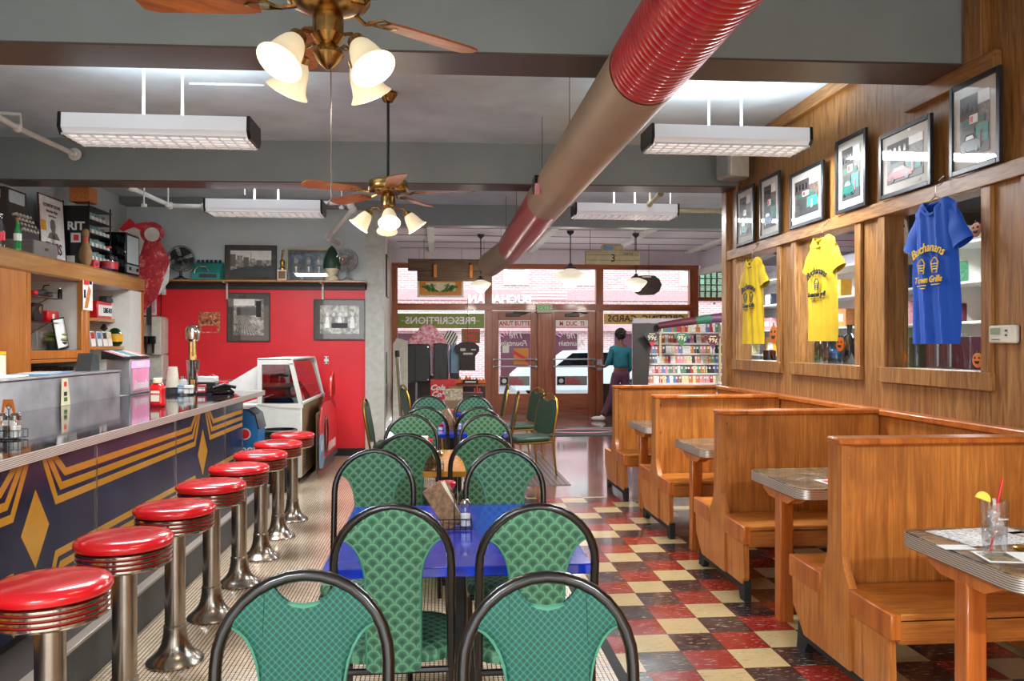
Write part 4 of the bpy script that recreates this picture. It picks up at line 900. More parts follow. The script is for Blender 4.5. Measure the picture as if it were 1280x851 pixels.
for y,lab in ((5.6,'ceiling light fixture inside the gift shop, nearer one'),(10.,'ceiling light fixture inside the gift shop, farther one')):
    t=thing('shop_light',lab,'ceiling light',(4.0,y,2.75)); MB('tube_lamp').box((-.15,-.6,-.06),(.15,.6,-.02),.01).build('diffuser',t); MB('white_gloss').box((-.17,-.62,-.02),(.17,.62,.02)).tube([(0,-.4,0),(0,-.4,ZC-2.75)],.008).tube([(0,.4,0),(0,.4,ZC-2.75)],.008).build('housing',t)
    lamp('shop_lamp','AREA',(4.0,y,2.66),110,(1,.96,.9),(.3,1.2))

# ================================================ counter clutter
ZK=1.0435
p=PZ(197,508,ZK)
t=thing('ketchup_bottle','large red ketchup bottle with a cream cap standing on the counter','bottle',(p.x,p.y,ZK),-.2); t.scale=(1.25,1.25,1.1)
m_=MB('red_plastic')
def flat(prof,sy,mb):
    n=24; vs=[];fs=[]
    for r_,z in prof:
        for k in range(n): a=2*pi*k/n; vs.append((r_*math.copysign(abs(math.cos(a))**.7,math.cos(a)),r_*sy*math.copysign(abs(math.sin(a))**.7,math.sin(a)),z))
    for j in range(len(prof)-1):
        for k in range(n): k2=(k+1)%n; fs.append([j*n+k,j*n+k2,(j+1)*n+k2,(j+1)*n+k])
    fs.append(list(range(n))); fs.append([(len(prof)-1)*n+k for k in range(n)]); mb.add(vs,fs)
flat([(.038,0),(.044,.006),(.045,.03),(.041,.05),(.041,.09),(.045,.115),(.043,.135),(.03,.152),(.022,.158)],.6,m_); m_.build('body',t); MB('cream').lathe([(.026,.156),(.027,.16),(.026,.186),(.022,.19)],n=20).build('cap',t)
MB('paper_cup').box((-.026,-.0285,.035),(.026,-.026,.105),.001).m('red_paint').text('KETCHUP',.012,(0,-.0295,.085),bold=.0006).build('label',t)
def shaker(loc,lab,fill,grp=None,s=1):
    t=thing('glass_shaker',lab,'shaker',loc,0,grp); MB('clear_glass').lathe([(.018*s,0),(.022*s,.004),(.021*s,.06*s),(.017*s,.07*s)],n=12).build('glass_jar',t); MB(fill).lathe([(.017*s,.004),(.018*s,.045*s)],n=12).build('filling',t); MB('chrome').lathe([(.019*s,.068*s),(.02*s,.085*s),(.012*s,.095*s),(.0,.096*s)],n=12).build('lid',t); return t
def wirecaddy(loc,lab,w_=.16,d_=.09,h_=.05,rz=0,grp='black wire condiment caddies'):
    t=thing('wire_caddy',lab,'caddy',loc,rz,grp); m_=MB('black')
    for z in (.006,h_): m_.tube([(-w_/2,-d_/2,z),(w_/2,-d_/2,z),(w_/2,d_/2,z),(-w_/2,d_/2,z)],.0022,5,True)
    for k in range(7): x=-w_/2+w_*k/6; m_.tube([(x,-d_/2,h_),(x,-d_/2,.006),(x,d_/2,.006),(x,d_/2,h_)],.0016,4)
    m_.build('wire_basket',t); MB('black').tube([(0,0,.006),(0,0,.14),(.012,0,.155),(0,0,.17),(-.012,0,.155),(0,0,.14)],.0022,5).build('handle',t); return t
p=PZ(11,549,ZK); wirecaddy((p.x,p.y,ZK),'black wire caddy with two shakers at the left picture edge of the counter',.13,.09,.045)
for k,(dx,f_,l_) in enumerate(((-.03,'dark_grey','pepper shaker in the counter caddy at the left picture edge, farther from the stools'),(.03,'paper','salt shaker in the counter caddy at the left picture edge, nearer the stools'))): shaker((p.x+dx,p.y,ZK+.007),l_,f_,None,1.25)
p=PZ(6,540,ZK); o=MB('pumpkin').prism([(-.05,0),(.05,0),(.02,.16),(-.03,.16)],'y',-.002,.002).m('paper').prism([(-.035,.02),(.035,.02),(.012,.12),(-.02,.12)],'y',-.004,-.002).build('table_tent'); tag(o,'orange tent card behind the shaker caddy on the counter','card',loc=(p.x-.05,p.y+.14,ZK))
a=PX(80,503,-2.765); t=thing('menu_card','tall cream card with coloured squares leaning on the steel chest','card',(-2.762,a.y,1.045),0); m_=MB('cream').prism([(-.06,0),(.085,0),(.04,.2),(-.05,.2)],'x',.002,.006); m_.build('card',t); m_=MB('red_paint').box((.006,-.02,.14),(.008,.02,.175)); m_.m('navy').box((.006,-.02,.07),(.008,.025,.10)); m_.m('leaf_green').box((.006,-.02,.03),(.008,.03,.06)); m_.build('coloured_square',t)
for k,(y,c,l_) in enumerate(((3.9,'card_blue','blue folder lying on the steel chest, nearest'),(4.6,'card_green','green leaflet lying on the steel chest'),(5.6,'paper','white paper sheets on the steel chest'),(6.3,'light_blue','pale blue folder on the steel chest, toward the drink dispenser'))):
    o=MB(c).box((-.13,-.28,0),(.13,.28,.012),.002).m('white_gloss').box((-.1,-.2,.012),(.08,.18,.016)).build('folder'); tag(o,l_,'paper',loc=(-2.96,y,1.273),rz=.05*k)
p=PX(3,468,-2.9); o=MB('cream').lathe([(.07,0),(.075,.02),(.075,.15),(.07,.155)],n=20).m('yellow').lathe([(.077,.155),(.077,.175),(.0,.18)],n=20).build('plastic_tub'); tag(o,'pale yellow tub standing on the steel chest at the left picture edge','tub',loc=(p.x-.06,p.y,1.273))
t=thing('drink_dispenser','steel drink dispenser with a glowing pink front at the counter end','drink dispenser',(-2.755,7.45,ZK))
MB('stainless').box((-.2,0,0),(0,.5,.32),.006).build('body',t); MB('pink_panel').box((.0,.06,.03),(.004,.46,.23)).m('white_gloss').text('limeade',.11,(.006,.26,.08),xd=(0,1,0),shear=.3,bold=.003).build('front_panel',t); MB('pink_neon').box((0,.04,.235),(.005,.48,.30)).m('white_gloss').text('Ice Cold',.06,(.007,.26,.268),xd=(0,1,0),bold=.003).build('lit_sign',t)
FL=['card_pink','card_white','teal_cards','light_blue','cream','card_pink']
t2=thing('flavour_card_tray','slanted row of pastel flavour cards on top of the drink dispenser','card tray',(-2.85,7.62,ZK+.321)); MB('black').prism([(-.1,0),(.1,0),(.1,.012),(-.1,.075)],'y',-.3,.3) .build('tray',t2)
for k in range(6): m_=MB(FL[k]); m_.T=Matrix.Translation((0,-.25+.1*k,.047))@Matrix.Rotation(.305,4,'Y'); m_.box((-.085,-.038,0),(.085,.038,.004)); m_.build('flavour_card',t2)
o=MB('dark_grey').prism([(-.09,0),(.09,0),(.09,.13),(-.04,.15)],'x',-.06,.06).build('till_display'); tag(o,'dark till display standing left of the drink dispenser','till display',loc=(-2.95,7.05,1.272))
def onC(px,Y,up=0):
    p=PY(px,480,Y); return (p.x,p.y,ZK+up)
t=thing('paper_cup_stack','stack of white paper cups upside down on the counter end','cups',onC(216,7.7)); MB('paper_cup').lathe([(.062,.055),(.04,.24),(.038,.245)],n=24).build('cup',t); MB('dark_grey').lathe([(.065,0),(.065,.05),(.05,.055)],n=24).build('stand',t)
t=thing('milkshake_mixer','tall chrome milkshake mixer on the counter end','mixer',onC(241,7.85),.3)
MB('chrome').lathe([(.09,0),(.092,.012),(.07,.03),(.035,.04)],n=28).build('base',t); MB('brass').box((-.035,.03,.03),(.035,.07,.5),.012).build('column',t); MB('chrome').lathe([(.04,.48),(.062,.5),(.066,.55),(.066,.60),(.05,.625),(.02,.635)],n=28).build('motor_head',t); MB('chrome').tube([(0,-.02,.5),(0,-.02,.34)],.006).build('spindle',t); MB('old_chrome').lathe([(.045,.17),(.048,.19),(.06,.35),(.062,.355)],c=(-.0,-.03,-.05),n=28).build('mixing_cup',t)
t=thing('napkin_box','black box with a white tray of papers on top, at the counter end','box',onC(266,7.85)); MB('black').box((-.13,-.07,0),(.13,.07,.09),.006).build('body',t); MB('red_paint').box((.07,-.072,.0),(.132,.072,.1),.003).build('side_panel',t); MB('white_gloss').box((-.13,-.06,.09),(.04,.06,.15),.01).m('red_paint').prism([(-.08,.15),(.02,.15),(0,.17)],'y',-.04,.04).build('tray',t)
t=thing('black_phone','black telephone lying in front of the box at the counter end','telephone',onC(279,7.55),.4); MB('black_gloss').box((-.09,-.07,0),(.09,.07,.03),.01).prism([(-.08,.03),(.08,.03),(.04,.07),(-.06,.09)],'y',-.05,.05).build('base',t); MB('black').tube([(-.1,-.07,.06),(0,-.07,.085),(.1,-.07,.06)],.016).build('handset',t)
for px,Yq,c_,l_ in ((228,7.45,'light_blue','blue and white packet in the tray on the counter end'),(236,7.4,'paper','white packet in the tray on the counter end'),(252,7.5,'card_red','red packet in the tray on the counter end')):
    o=MB(c_).box((-.04,-.03,0),(.04,.03,.075),.005).m('white_gloss').box((-.03,-.032,.02),(.03,-.03,.05)).build('packet'); tag(o,l_,'packet','packets on the counter end',loc=onC(px,Yq,.012),rz=.2)
x,y,z=onC(238,7.42); wirecaddy((x,y,z),'wire caddy of packets in front of the milkshake mixer',.34,.12,.06,.1)
t=thing('white_canister','white canister between the paper cups and the milkshake mixer','canister',onC(229,7.72)); MB('white_gloss').lathe([(.035,0),(.037,.01),(.037,.12),(.02,.13)],n=20).build('body',t); MB('chrome').lathe([(.022,.13),(.024,.155),(.0,.16)],n=16).build('lid',t)
# dispensers against the red wall, over a low cabinet
o=MB('cabinet_wood').box((-.55,-.6,0),(.55,0,1.0),.006).m('stainless').box((-.56,-.62,1.0),(.56,0,1.03),.004).build('wall_cabinet'); tag(o,'low cabinet against the red wall behind the counter','cabinet',loc=(-3.1,YB,0))
def onB(px,py,Y=10.7): return PY(px,py,Y)
a=onB(178,447); b=onB(205,396)
t=thing('soda_dispenser','white wall soda dispenser with black nozzles on the red wall','soda dispenser',(a.x-.15,10.6,0)); w_=b.x-a.x+.15; MB('beige_plastic').box((0,.05,1.031),(w_,.28,1.36),.01).build('base',t); MB('beige_plastic').box((0,.1,1.36),(w_,.28,b.z),.02).box((w_-.12,-.02,1.36),(w_,.1,b.z-.0),.01).build('body',t)
for k in range(4): MB('black').box((.02+k*.09,-.06,1.50),(.09+k*.09,.1,1.60),.01).cyl((.055+k*.09,-.02,1.5),(.055+k*.09,-.02,1.38),.02,.012).build('nozzle',t)
a=onB(178,441,10.89); b=onB(194,365,10.89)
t=thing('pink_poster','small pink and white poster on the red wall beside the back bar','poster',(onB(172,396,10.89).x,10.885,onB(180,394,10.89).z)); MB('white_gloss').box((0,0,0),(.24,.006,.36)).build('sheet',t); MB('pink').box((.02,-.003,.03),(.22,0,.33)).m('white_gloss').sph((.12,-.004,.17),(.05,.003,.08),12,8).build('print',t)

# ================================================ shelf on the red wall and what stands on it
ZS=2.335; YSf=10.66
a=PY(163,352,YSf); b=PY(457,352,YSf)
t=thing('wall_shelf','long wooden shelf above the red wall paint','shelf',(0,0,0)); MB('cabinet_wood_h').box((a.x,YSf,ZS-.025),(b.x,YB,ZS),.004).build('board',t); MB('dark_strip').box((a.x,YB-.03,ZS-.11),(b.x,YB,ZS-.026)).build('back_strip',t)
for px in (278.5,400.5): x=PY(px,360,YSf).x; MB('beige_plastic').box((x-.012,YB-.035,ZS-.24),(x+.012,YB-.03,ZS-.025)).box((x-.012,YSf+.02,ZS-.037),(x+.012,YB-.03,ZS-.025)).build('bracket',t)
def onS(px,Y=10.76): p=PY(px,352,Y); return p.x,p.y,ZS
def wS(p0,p1,Y=10.76): return (p1-p0)/1000*PY((p0+p1)/2,352,Y).y/1.0
def deskfan(px,lab,bl,rad,rz):
    t=thing('desk_fan',lab,'fan',onS(px),rz,'old desk fans on the shelf'); h=.27
    MB(bl).lathe([(.09,0),(.09,.015),(.05,.03),(.02,.05),(.015,.12)],n=20).build('base',t); MB(bl).cyl((0,.12,h),(0,-.0,h),.055,.04).build('motor',t)
    for k in range(4):
        m_=MB(bl); m_.T=Matrix.Translation((0,-.04,h))@Matrix.Rotation(pi/2*k+.4,4,'Y'); m_.grid(lambda u,v:V(((.02+v*rad*.75)*math.sin((u-.5)*1.3*(.5+.5*v)),-.015+.03*u,(.02+v*rad*.78)*math.cos((u-.5)*1.3))),6,5); m_.build('blade',t)
    m_=MB('chrome' if bl!='black' else 'dark_grey')
    for rr,yy in ((rad,-.04),(rad*.98,-.0),(rad*.8,-.085),(rad*.5,-.1),(rad*.2,-.105)): m_.tube([(rr*math.cos(2*pi*k/24),yy,h+rr*math.sin(2*pi*k/24)) for k in range(24)],.003,5,True)
    for k in range(14): a=2*pi*k/14; m_.tube([(rad*.2*math.cos(a),-.105,h+rad*.2*math.sin(a)),(rad*.8*math.cos(a),-.085,h+rad*.8*math.sin(a)),(rad*math.cos(a),-.04,h+rad*math.sin(a)),(rad*.98*math.cos(a),0,h+rad*.98*math.sin(a))],.0022,4)
    m_.build('cage',t); 
    if bl!='black': MB('red_paint').sph((0,-.11,h),(.02,.01,.02),10,6).build('badge',t)
deskfan(226,'black vintage desk fan at the left end of the shelf','black',.17,.5); deskfan(434,'silver desk fan with a red badge at the right end of the shelf','grey_plastic',.15,-.2)
t=thing('adding_machine','turquoise office machine with round keys on the shelf','office machine',onS(262),0); MB('teal').prism([(-.12,0),(.1,0),(.1,.22),(.05,.24),(-.12,.08)],'x',-.2,.16).build('body',t); MB('chrome').tube([(-.16,-.1,.06),(-.16,-.1,.12),(-.1,-.1,.17),(-.02,-.1,.16),(.02,-.1,.1)],.014).build('handle',t)
for k in range(6): MB('navy').cyl((-.15+.055*k,.04,.23),(-.15+.055*k,.03,.265),.02,.018,10).build('key',t)
MB('dark_grey').box((-.1,-.121,.02),(.12,-.118,.07)).build('front_slot',t)
def fr_on_shelf(p0,p1,yt,fr,mt,art,lab,mat,bar=.02,extra=None):
    a=PY(p0,352,10.84); b=PY(p1,352,10.84); h_=PY(p0,yt,10.84).z-ZS; picture('framed_picture',lab,'framed picture',(a.x,10.84,ZS),0,b.x-a.x,h_,fr,mt,art,bar,mat,-.04,None,extra)
def road_art(m,x0,x1,z0,z1):
    W_=x1-x0;H_=z1-z0;y=-.013
    m.m('stone_white').box((x0,y-.001,z0+H_*.62),(x1,y,z1)); m.m('dark_grey').prism([(x0,z0),(x1,z0),(x1,z0+H_*.4),(x0+W_*.55,z0+H_*.42),(x0,z0+H_*.2)],'y',y-.002,y-.001)
    for k in range(6): m.m('bw_photo' if k%2 else 'till_grey').box((x0+W_*.16*k,y-.002,z0+H_*(.35)),(x0+W_*(.16*k+.13),y-.001,z0+H_*(.85-.06*k)))
    m.m('black').box((x0+W_*.5,y-.003,z0+H_*.3),(x0+W_*.51,y-.002,z0+H_*.95))
fr_on_shelf(281,346,306,'frame_black','brown_mat','bw_photo','black and white street photo in a dark frame standing on the shelf',.06,.012,road_art)
def three_art(m,x0,x1,z0,z1):
    W_=x1-x0;H_=z1-z0;y=-.013
    for u in (.2,.52,.78): m.m('black').prism([(x0+W_*(u-.11),z0),(x0+W_*(u+.11),z0),(x0+W_*(u+.08),z0+H_*.5),(x0+W_*(u-.08),z0+H_*.5)],'y',y-.002,y-.001); m.m('bw_photo').sph((x0+W_*u,y-.002,z0+H_*.64),(W_*.05,.002,H_*.13),12,8); m.m('white_gloss').prism([(x0+W_*(u-.03),z0+H_*.45),(x0+W_*(u+.03),z0+H_*.45),(x0+W_*u,z0+H_*.2)],'y',y-.003,y-.002)
fr_on_shelf(359,411,311,'gold','frame_black','bw_photo_dark','bluish framed photo of three people in dark suits on the shelf',.0,.014,three_art)
t=thing('trophy','small golden figure trophy between the two framed photos on the shelf','trophy',onS(353),0); MB('stone_white').box((-.06,-.04,0),(.06,.04,.14),.004).m('cardboard').box((-.045,-.042,.02),(.045,-.04,.12)).build('base',t); MB('gold').lathe([(.045,.14),(.045,.16),(.02,.18),(.035,.24),(.03,.26),(.012,.28)],n=16).build('cup',t); MB('gold').tube([(-.01,0,.28),(0,0,.33),(0,0,.37)],[.01,.014,.01]).tube([(0,0,.36),(.03,0,.39),(.02,0,.42)],.005).sph((0,0,.39),.014,10,8).build('figure',t)
t=thing('cloth_figure','dark green draped cloth cone over a pale base at the right of the shelf','ornament',onS(415),0)
MB('green_vinyl').lathe([(.11,.16),(.12,.2),(.1,.3),(.05,.42),(.0,.47)],n=14).build('cloth',t); MB('cream').lathe([(.09,0),(.1,.03),(.05,.07),(.08,.12),(.1,.17),(.06,.2)],n=16).build('base',t)
def onwall(px,py,Y=YB-.004): return PY(px,py,Y)
def wallpic(p0,p1,yt,yb,lab,art,fr='brown_frame',mt='brown_mat',bar=.015,mat=.07,ex=None):
    a=onwall(p0,yb); b=onwall(p1,yt); picture('framed_picture',lab,'framed picture',(a.x,YB-.004,a.z),0,b.x-a.x,b.z-a.z,fr,mt,art,bar,mat,0,None,ex)
def rows_art(m,x0,x1,z0,z1):
    W_=x1-x0;H_=z1-z0;y=-.013
    for k in range(9): m.m('till_grey').prism([(x0+W_*(.25+.02*k),z0+H_*.5),(x0+W_*(.27+.02*k),z0+H_*.5),(x0+W_*(.1*k+.06),z0),(x0+W_*(.1*k),z0)],'y',y-.002,y-.001)
    m.m('dark_grey').box((x0+W_*.1,y-.002,z0+H_*.55),(x0+W_*.9,y-.001,z0+H_*.78)); m.m('black').box((x0+W_*.75,y-.003,z0+H_*.5),(x0+W_*.92,y-.002,z0+H_*.95)); m.m('stone_white').box((x0,y-.0015,z0+H_*.82),(x0+W_*.7,y-.0005,z1))
wallpic(284,338,366,427,'tall brown framed photo of plough rows hanging on the red wall','bw_photo',ex=rows_art)
def crowd_art(m,x0,x1,z0,z1):
    W_=x1-x0;H_=z1-z0;y=-.013
    for k in range(5): m.m('dark_grey' if k%2 else 'stone_white').prism([(x0+W_*(.12+.16*k),z0+H_*.2),(x0+W_*(.25+.16*k),z0+H_*.2),(x0+W_*(.22+.16*k),z0+H_*.6),(x0+W_*(.15+.16*k),z0+H_*.6)],'y',y-.002,y-.001); m.m('stone_white').sph((x0+W_*(.19+.16*k),y-.002,z0+H_*.68),(W_*.04,.002,H_*.07),10,6)
    m.m('black').box((x0+W_*.3,y-.003,z0+H_*.2),(x0+W_*.7,y-.002,z0+H_*.38))
wallpic(392,457,374,425,'wide brown framed group photo at the right end of the red wall','bw_photo',ex=crowd_art)
a=onwall(248,416); b=onwall(275,390); t=thing('small_poster','small colourful group poster pinned to the red wall','poster',(a.x,YB-.004,a.z)); w_=b.x-a.x;h_=b.z-a.z
MB('people_photo').box((0,-.003,0),(w_,0,h_)).build('sheet',t,False); m_=MB('skin_brown')
for k in range(4): m_.sph((w_*(.2+.2*k),-.004,h_*(.5+.08*(k%2))),(.018,.002,.024),8,6)
m_.m('red_paint').box((w_*.15,-.005,h_*.05),(w_*.85,-.003,h_*.35)); m_.build('figures',t)
a=onwall(408,450); t=thing('wall_outlet','black and white double outlet on the red wall','outlet',(a.x,YB-.003,a.z)); MB('red_paint').box((-.045,-.006,-.065),(.045,0,.065),.002).build('plate',t); m_=MB('white_gloss').box((-.03,-.009,-.05),(.03,-.006,.05),.002); m_.m('black')
for z in (-.03,.03):
    for x in (-.02,.02): m_.box((x-.008,-.012,z-.012),(x+.008,-.009,z+.012))
m_.build('socket',t)
a=onwall(203,361); t=thing('wall_outlet','small white outlet box with a hanging cord below the shelf','outlet',(a.x,YB-.003,a.z-.02)); MB('white_gloss').box((-.05,-.04,-.06),(.05,0,.06),.004).build('box',t); MB('black').tube([(0,-.045,-.04),(.0,-.05,-.3),(-.08,-.05,-.7),(-.2,-.06,-.85),(-.3,-.06,-.6),(-.36,-.06,-.4)],.006,6).build('cord',t)
# large red and white cut-out in the corner
t=thing('cardboard_cutout','large red and white cardboard cut-out with a bow in the wall corner','cutout',(PY(186,352,10.5).x,10.5,2.34),.15)
def cp(px,py): p=PY(px,py,10.5); return (p.x-PY(186,352,10.5).x,p.z-2.34)
m_=MB('red_print').prism([cp(*q) for q in ((181,300),(200,303),(212,325),(205,345),(196,372),(180,388),(170,388),(172,330))],'y',0,.008); m_.build('body',t)
m_=MB('red_paint').prism([cp(*q) for q in ((150,287),(163,273),(170,280),(184,277),(180,290),(168,284),(155,290))],'y',-.004,.006); m_.build('bow',t)
c=cp(190,291); m_=MB('red_print').lathe([(.14,0),(.14,.008)],(c[0],.0,c[1]),24,Matrix.Rotation(pi/2,3,'X')); m_.m('ghost_white').lathe([(.09,0),(.09,.012)],(c[0],-.002,c[1]-.02),20,Matrix.Rotation(pi/2,3,'X')); m_.build('flower_head',t)
m_=MB('ghost_white').prism([cp(*q) for q in ((150,288),(172,285),(196,302),(190,318),(175,330),(160,330))],'y',.004,.01); m_.prism([cp(*q) for q in ((212,318),(210,352),(184,385),(196,350))],'y',.002,.01); m_.build('backing',t)
t['category']='cutout'
MB('dark_strip').box((-.03,.012,-.6),(.03,.03,.3)).build('support',t)

# ================================================ back bar: things on top
ZT2=2.2855
t=thing('cash_register','old brown wooden cash register on top of the back bar','cash register',(-3.55,7.40,ZT2))
MB('till_wood').prism([(-.5,.14),(-.13,.14),(-.12,.27),(-.2,.36),(-.24,.52),(-.24,.60),(-.48,.60),(-.5,.5)],'y',0,.36).build('body',t); MB('till_grey').box((-.5,0,0),(0,.44,.14),.008).m('brass').box((0,.2,.06),(.012,.24,.08)).build('cash_drawer',t)
MB('screen_glow').prism([(-.236,.44),(-.236,.58),(-.228,.58),(-.228,.44)],'y',.05,.31).build('display',t)
for j in range(4):
    for k in range(5): MB('beige_plastic').cyl((-.20+.02*j,.05+.06*k,.36-.045*j),(-.16+.02*j,.05+.06*k,.37-.045*j),.012,n=8).build('key',t)
MB('cream').box((-.4,-.004,.5),(-.28,0,.57)).build('maker_plate',t)
COKE=[(.028,0),(.03,.02),(.026,.07),(.03,.11),(.028,.15),(.014,.2),(.012,.25),(.014,.26)]
p=PX(22,311,-3.52); bottle_obj('soda_bottle',COKE,'bottle_green','green soda bottle with a white label in front of the cash register',(p.x,p.y,ZT2),'bottle',None,('red_paint',.015,.255,.265),('white_gloss',.031,.08,.14))
p=PX(1,308,-3.52); bottle_obj('soda_bottle',COKE,'clear_glass','clear soda bottle with a red label at the left picture edge of the back bar',(p.x,p.y,ZT2),'bottle',None,('white_gloss',.015,.255,.265),('red_paint',.031,.05,.12))
t=thing('concert_poster','tall white ELVIS poster with a dark red border on the back bar','poster',(-3.86,8.2,ZT2),pi/2); t.rotation_euler=(-.05,0,pi/2)
MB('maroon').box((0,0,0),(.52,.012,.70)).build('border',t); m_=MB('stone_white').box((.015,-.003,.015),(.505,0,.685)); m_.build('sheet',t); m_=MB('maroon').text('ELVIS',.15,(.26,-.005,.17),bold=.004,sx=1.0).text('COUNTRY STORE',.045,(.26,-.005,.60),bold=.001).text('Saturday Night',.04,(.26,-.005,.545)).text('Special Show',.03,(.26,-.005,.50)); m_.build('lettering',t)
MB('till_grey').prism([(.14,.27),(.40,.27),(.34,.33),(.30,.34),(.32,.40),(.30,.46),(.25,.47),(.21,.44),(.21,.38),(.24,.34),(.18,.32)],'y',-.006,-.003).build('portrait',t); MB('yellow').box((.02,-.006,.34),(.12,-.003,.44)).build('sticker',t)
t=thing('wire_display_rack','tall dark display rack with small packs and letter signs on the back bar','display rack',(-3.78,8.78,ZT2))
m_=MB('black')
for x in (-.14,.12):
    for y in (0,.55): m_.box((x-.006,y-.006,0),(x+.006,y+.006,.72))
m_.box((-.14,-.005,0),(.12,.0,.66)); m_.build('frame',t)
for k in range(5): MB('black').box((-.14,0,.1+.14*k),(.14,.55,.108+.14*k)).build('shelf',t)
for k in range(4):
    m_=MB('teal_cards').box((.0,.03,.11+.14*k),(.08,.5,.2+.14*k)); m_.m('stone_white')
    for q in range(5): m_.box((.1,.05+.1*q,.11+.14*k),(.13,.1+.1*q,.15+.14*k))
    m_.build('pack_row',t)
m_=MB('white_gloss').text('RIT',.12,(-.01,-.006,.45),bold=.004); m_.box((-.1,-.006,.05),(-.02,-.003,.14)).box((-.06,-.006,.28),(.04,-.003,.38)); m_.m('red_paint').box((-.03,-.009,.3),(.02,-.006,.36)); m_.build('sign',t); MB('card_orange').box((-.1,.05,.721),(.1,.25,.88)).build('carton',t)
p=PX(107,329,-3.56); t=thing('bowling_pin','worn tan bowling pin with red neck bands on the back bar','bowling pin',(p.x,p.y,ZT2)); PF=[(.03,0),(.045,.03),(.062,.09),(.062,.14),(.045,.2),(.026,.25),(.024,.28),(.034,.33),(.034,.35),(.022,.375),(.0,.38)]; MB('cardboard').lathe(PF,n=24).build('body',t); MB('red_paint').shell([(.0275,.25),(.0255,.265)],n=24).shell([(.0255,.275),(.027,.29)],n=24).build('neck_band',t)
p=PX(118,331,-3.54); o=MB('red_plastic').box((-.035,-.035,0),(.035,.035,.075),.004).m('maroon').sph((.036,0,.038),(.003,.02,.02),10,6).build('red_box'); tag(o,'small bright red box between the bowling pin and the glass jug','box',loc=(p.x,p.y,ZT2),rz=-.5)
p=PX(136,337,-3.58); bottle_obj('glass_jug',[(.085,0),(.092,.01),(.092,.13),(.08,.17),(.035,.2),(.028,.24),(.03,.26)],'clear_glass','clear glass jug with a red cap and label in front of the television',(p.x,p.y,ZT2),'jug',None,('red_plastic',.03,.26,.275),('card_red',.0935,.03,.11))
t=thing('old_television','small black old television with a pale screen on the back bar end','television',(-3.52,9.40,ZT2))
MB('black_gloss').box((-.30,0,0.015),(0,.42,.48),.012).build('cabinet',t); MB('screen_glow').box((0,.04,.14),(.004,.38,.45),.002).build('screen',t); MB('grey_plastic').box((0,.03,.03),(.006,.39,.12)).m('black').cyl((.006,.1,.075),(.02,.1,.075),.02).cyl((.006,.32,.075),(.02,.32,.075),.02).build('control_panel',t); MB('black').box((-.28,.02,0),(-.02,.4,.015)).build('foot',t)
o=MB('purple').sph((0,0,.02),(.04,.03,.02),10,6).tube([(.03,-.02,.01),(.05,-.03,-.0),(.056,-.02,-.05),(.056,.06,-.06),(.05,.06,.0)],.003,5).build('toy_glasses'); p=PX(131,333,-3.53); tag(o,'small purple trinket with a looped cord at the cornice edge','trinket',loc=(p.x,p.y,ZT2))
# inside the bays
def stand(px,py,X,Z): p=PX(px,py,X); return (p.x,p.y,Z)
t=thing('toy_scale','red metal box with a small arch window on the lower glass shelf','scale',stand(61,395,-3.75,1.708)); MB('red_plastic').box((-.05,-.13,0),(.05,.1,.11),.01).box((-.03,.08,0),(.03,.17,.06),.01).build('body',t); MB('stone_white').box((.05,-.04,.02),(.053,.0,.08)).build('window',t)
t=thing('old_radio','small black radio on the lower glass shelf','radio',stand(41,398,-3.75,1.708)); MB('black').box((-.05,-.09,0),(.05,.1,.17),.012).build('body',t); MB('chrome').cyl((.05,.03,.11),(.056,.03,.11),.035).build('dial',t)
t=thing('flat_iron','old black flat iron with a raised handle on the lower glass shelf','iron',stand(80,398,-3.75,1.708)); MB('dark_grey').prism([(-.12,0),(.1,0),(.12,.03),(.02,.06),(-.1,.05)],'x',-.04,.04).build('sole',t); MB('black').tube([(0,-.02,.05),(0,.02,.14),(0,.06,.22),(0,.12,.28)],.01).build('handle',t)
t=thing('toy_aeroplane','small dark model with thin wings on the upper glass shelf','model',stand(55,361,-3.75,1.938)); MB('dark_grey').tube([(0,-.2,.04),(0,0,.05),(0,.16,.03)],[.02,.035,.012]).box((-.1,-.05,.045),(.1,.03,.052)).tube([(0,-.05,.05),(.0,.0,.12),(0,.1,.13)],.006).build('body',t); MB('red_paint').box((-.03,-.24,.02),(.03,-.17,.06),.006).build('nose',t)
for k,px in enumerate((75,79)): o=MB('black').lathe([(.02,0),(.02,.09),(.012,.1)],n=12).m('chrome').lathe([(.013,.1),(.013,.11)],n=10).build('small_canister'); tag(o,['left','right'][k]+' one of two small black canisters on the upper glass shelf','canister',loc=stand(px,361,-3.7,1.938))
a=PX(75,437,-3.6); t=thing('framed_sheet','white sheet in a thin black frame leaning in the left bay','framed picture',(-3.62,a.y,1.441),pi/2); t.rotation_euler=(-.12,-.12,pi/2); MB('black').box((0,0,0),(.24,.01,.30)).build('frame',t); MB('paper').box((.015,-.002,.015),(.225,0,.285)).build('sheet',t)
t=thing('green_bag','yellow-green folded bag in a basket in the left bay','bag',stand(68,436,-3.72,1.441)); MB('dark_grey').lathe([(.08,0),(.11,.08)],n=16).build('basket',t); m_=MB('green_band').sph((0,0,.1),(.11,.14,.03),14,8).sph((0,.02,.15),(.1,.13,.025),14,8); m_.build('bag',t)
GP=[(.022,0),(.03,.01),(.034,.10),(.035,.12)]
g0=None
for k,px in enumerate((36,41,46,52)):
    l_='clear drinking glass on the lower ledge of the left bay, '+['at its left end','second from the left end','third from the left end','next to the green bag'][k]
    if g0 is None: g0=MB('clear_glass').lathe(GP,n=16).build('drinking_glass'); tag(g0,l_,'glass','glasses on the lower ledge',loc=stand(px,436,-3.68,1.441)); g0.scale=(1.3,1.3,1.5)
    else: o=g0.copy(); COL.objects.link(o); o['label']=l_; o.location=stand(px,436,-3.66-.03*(k%2),1.441)
g1=None
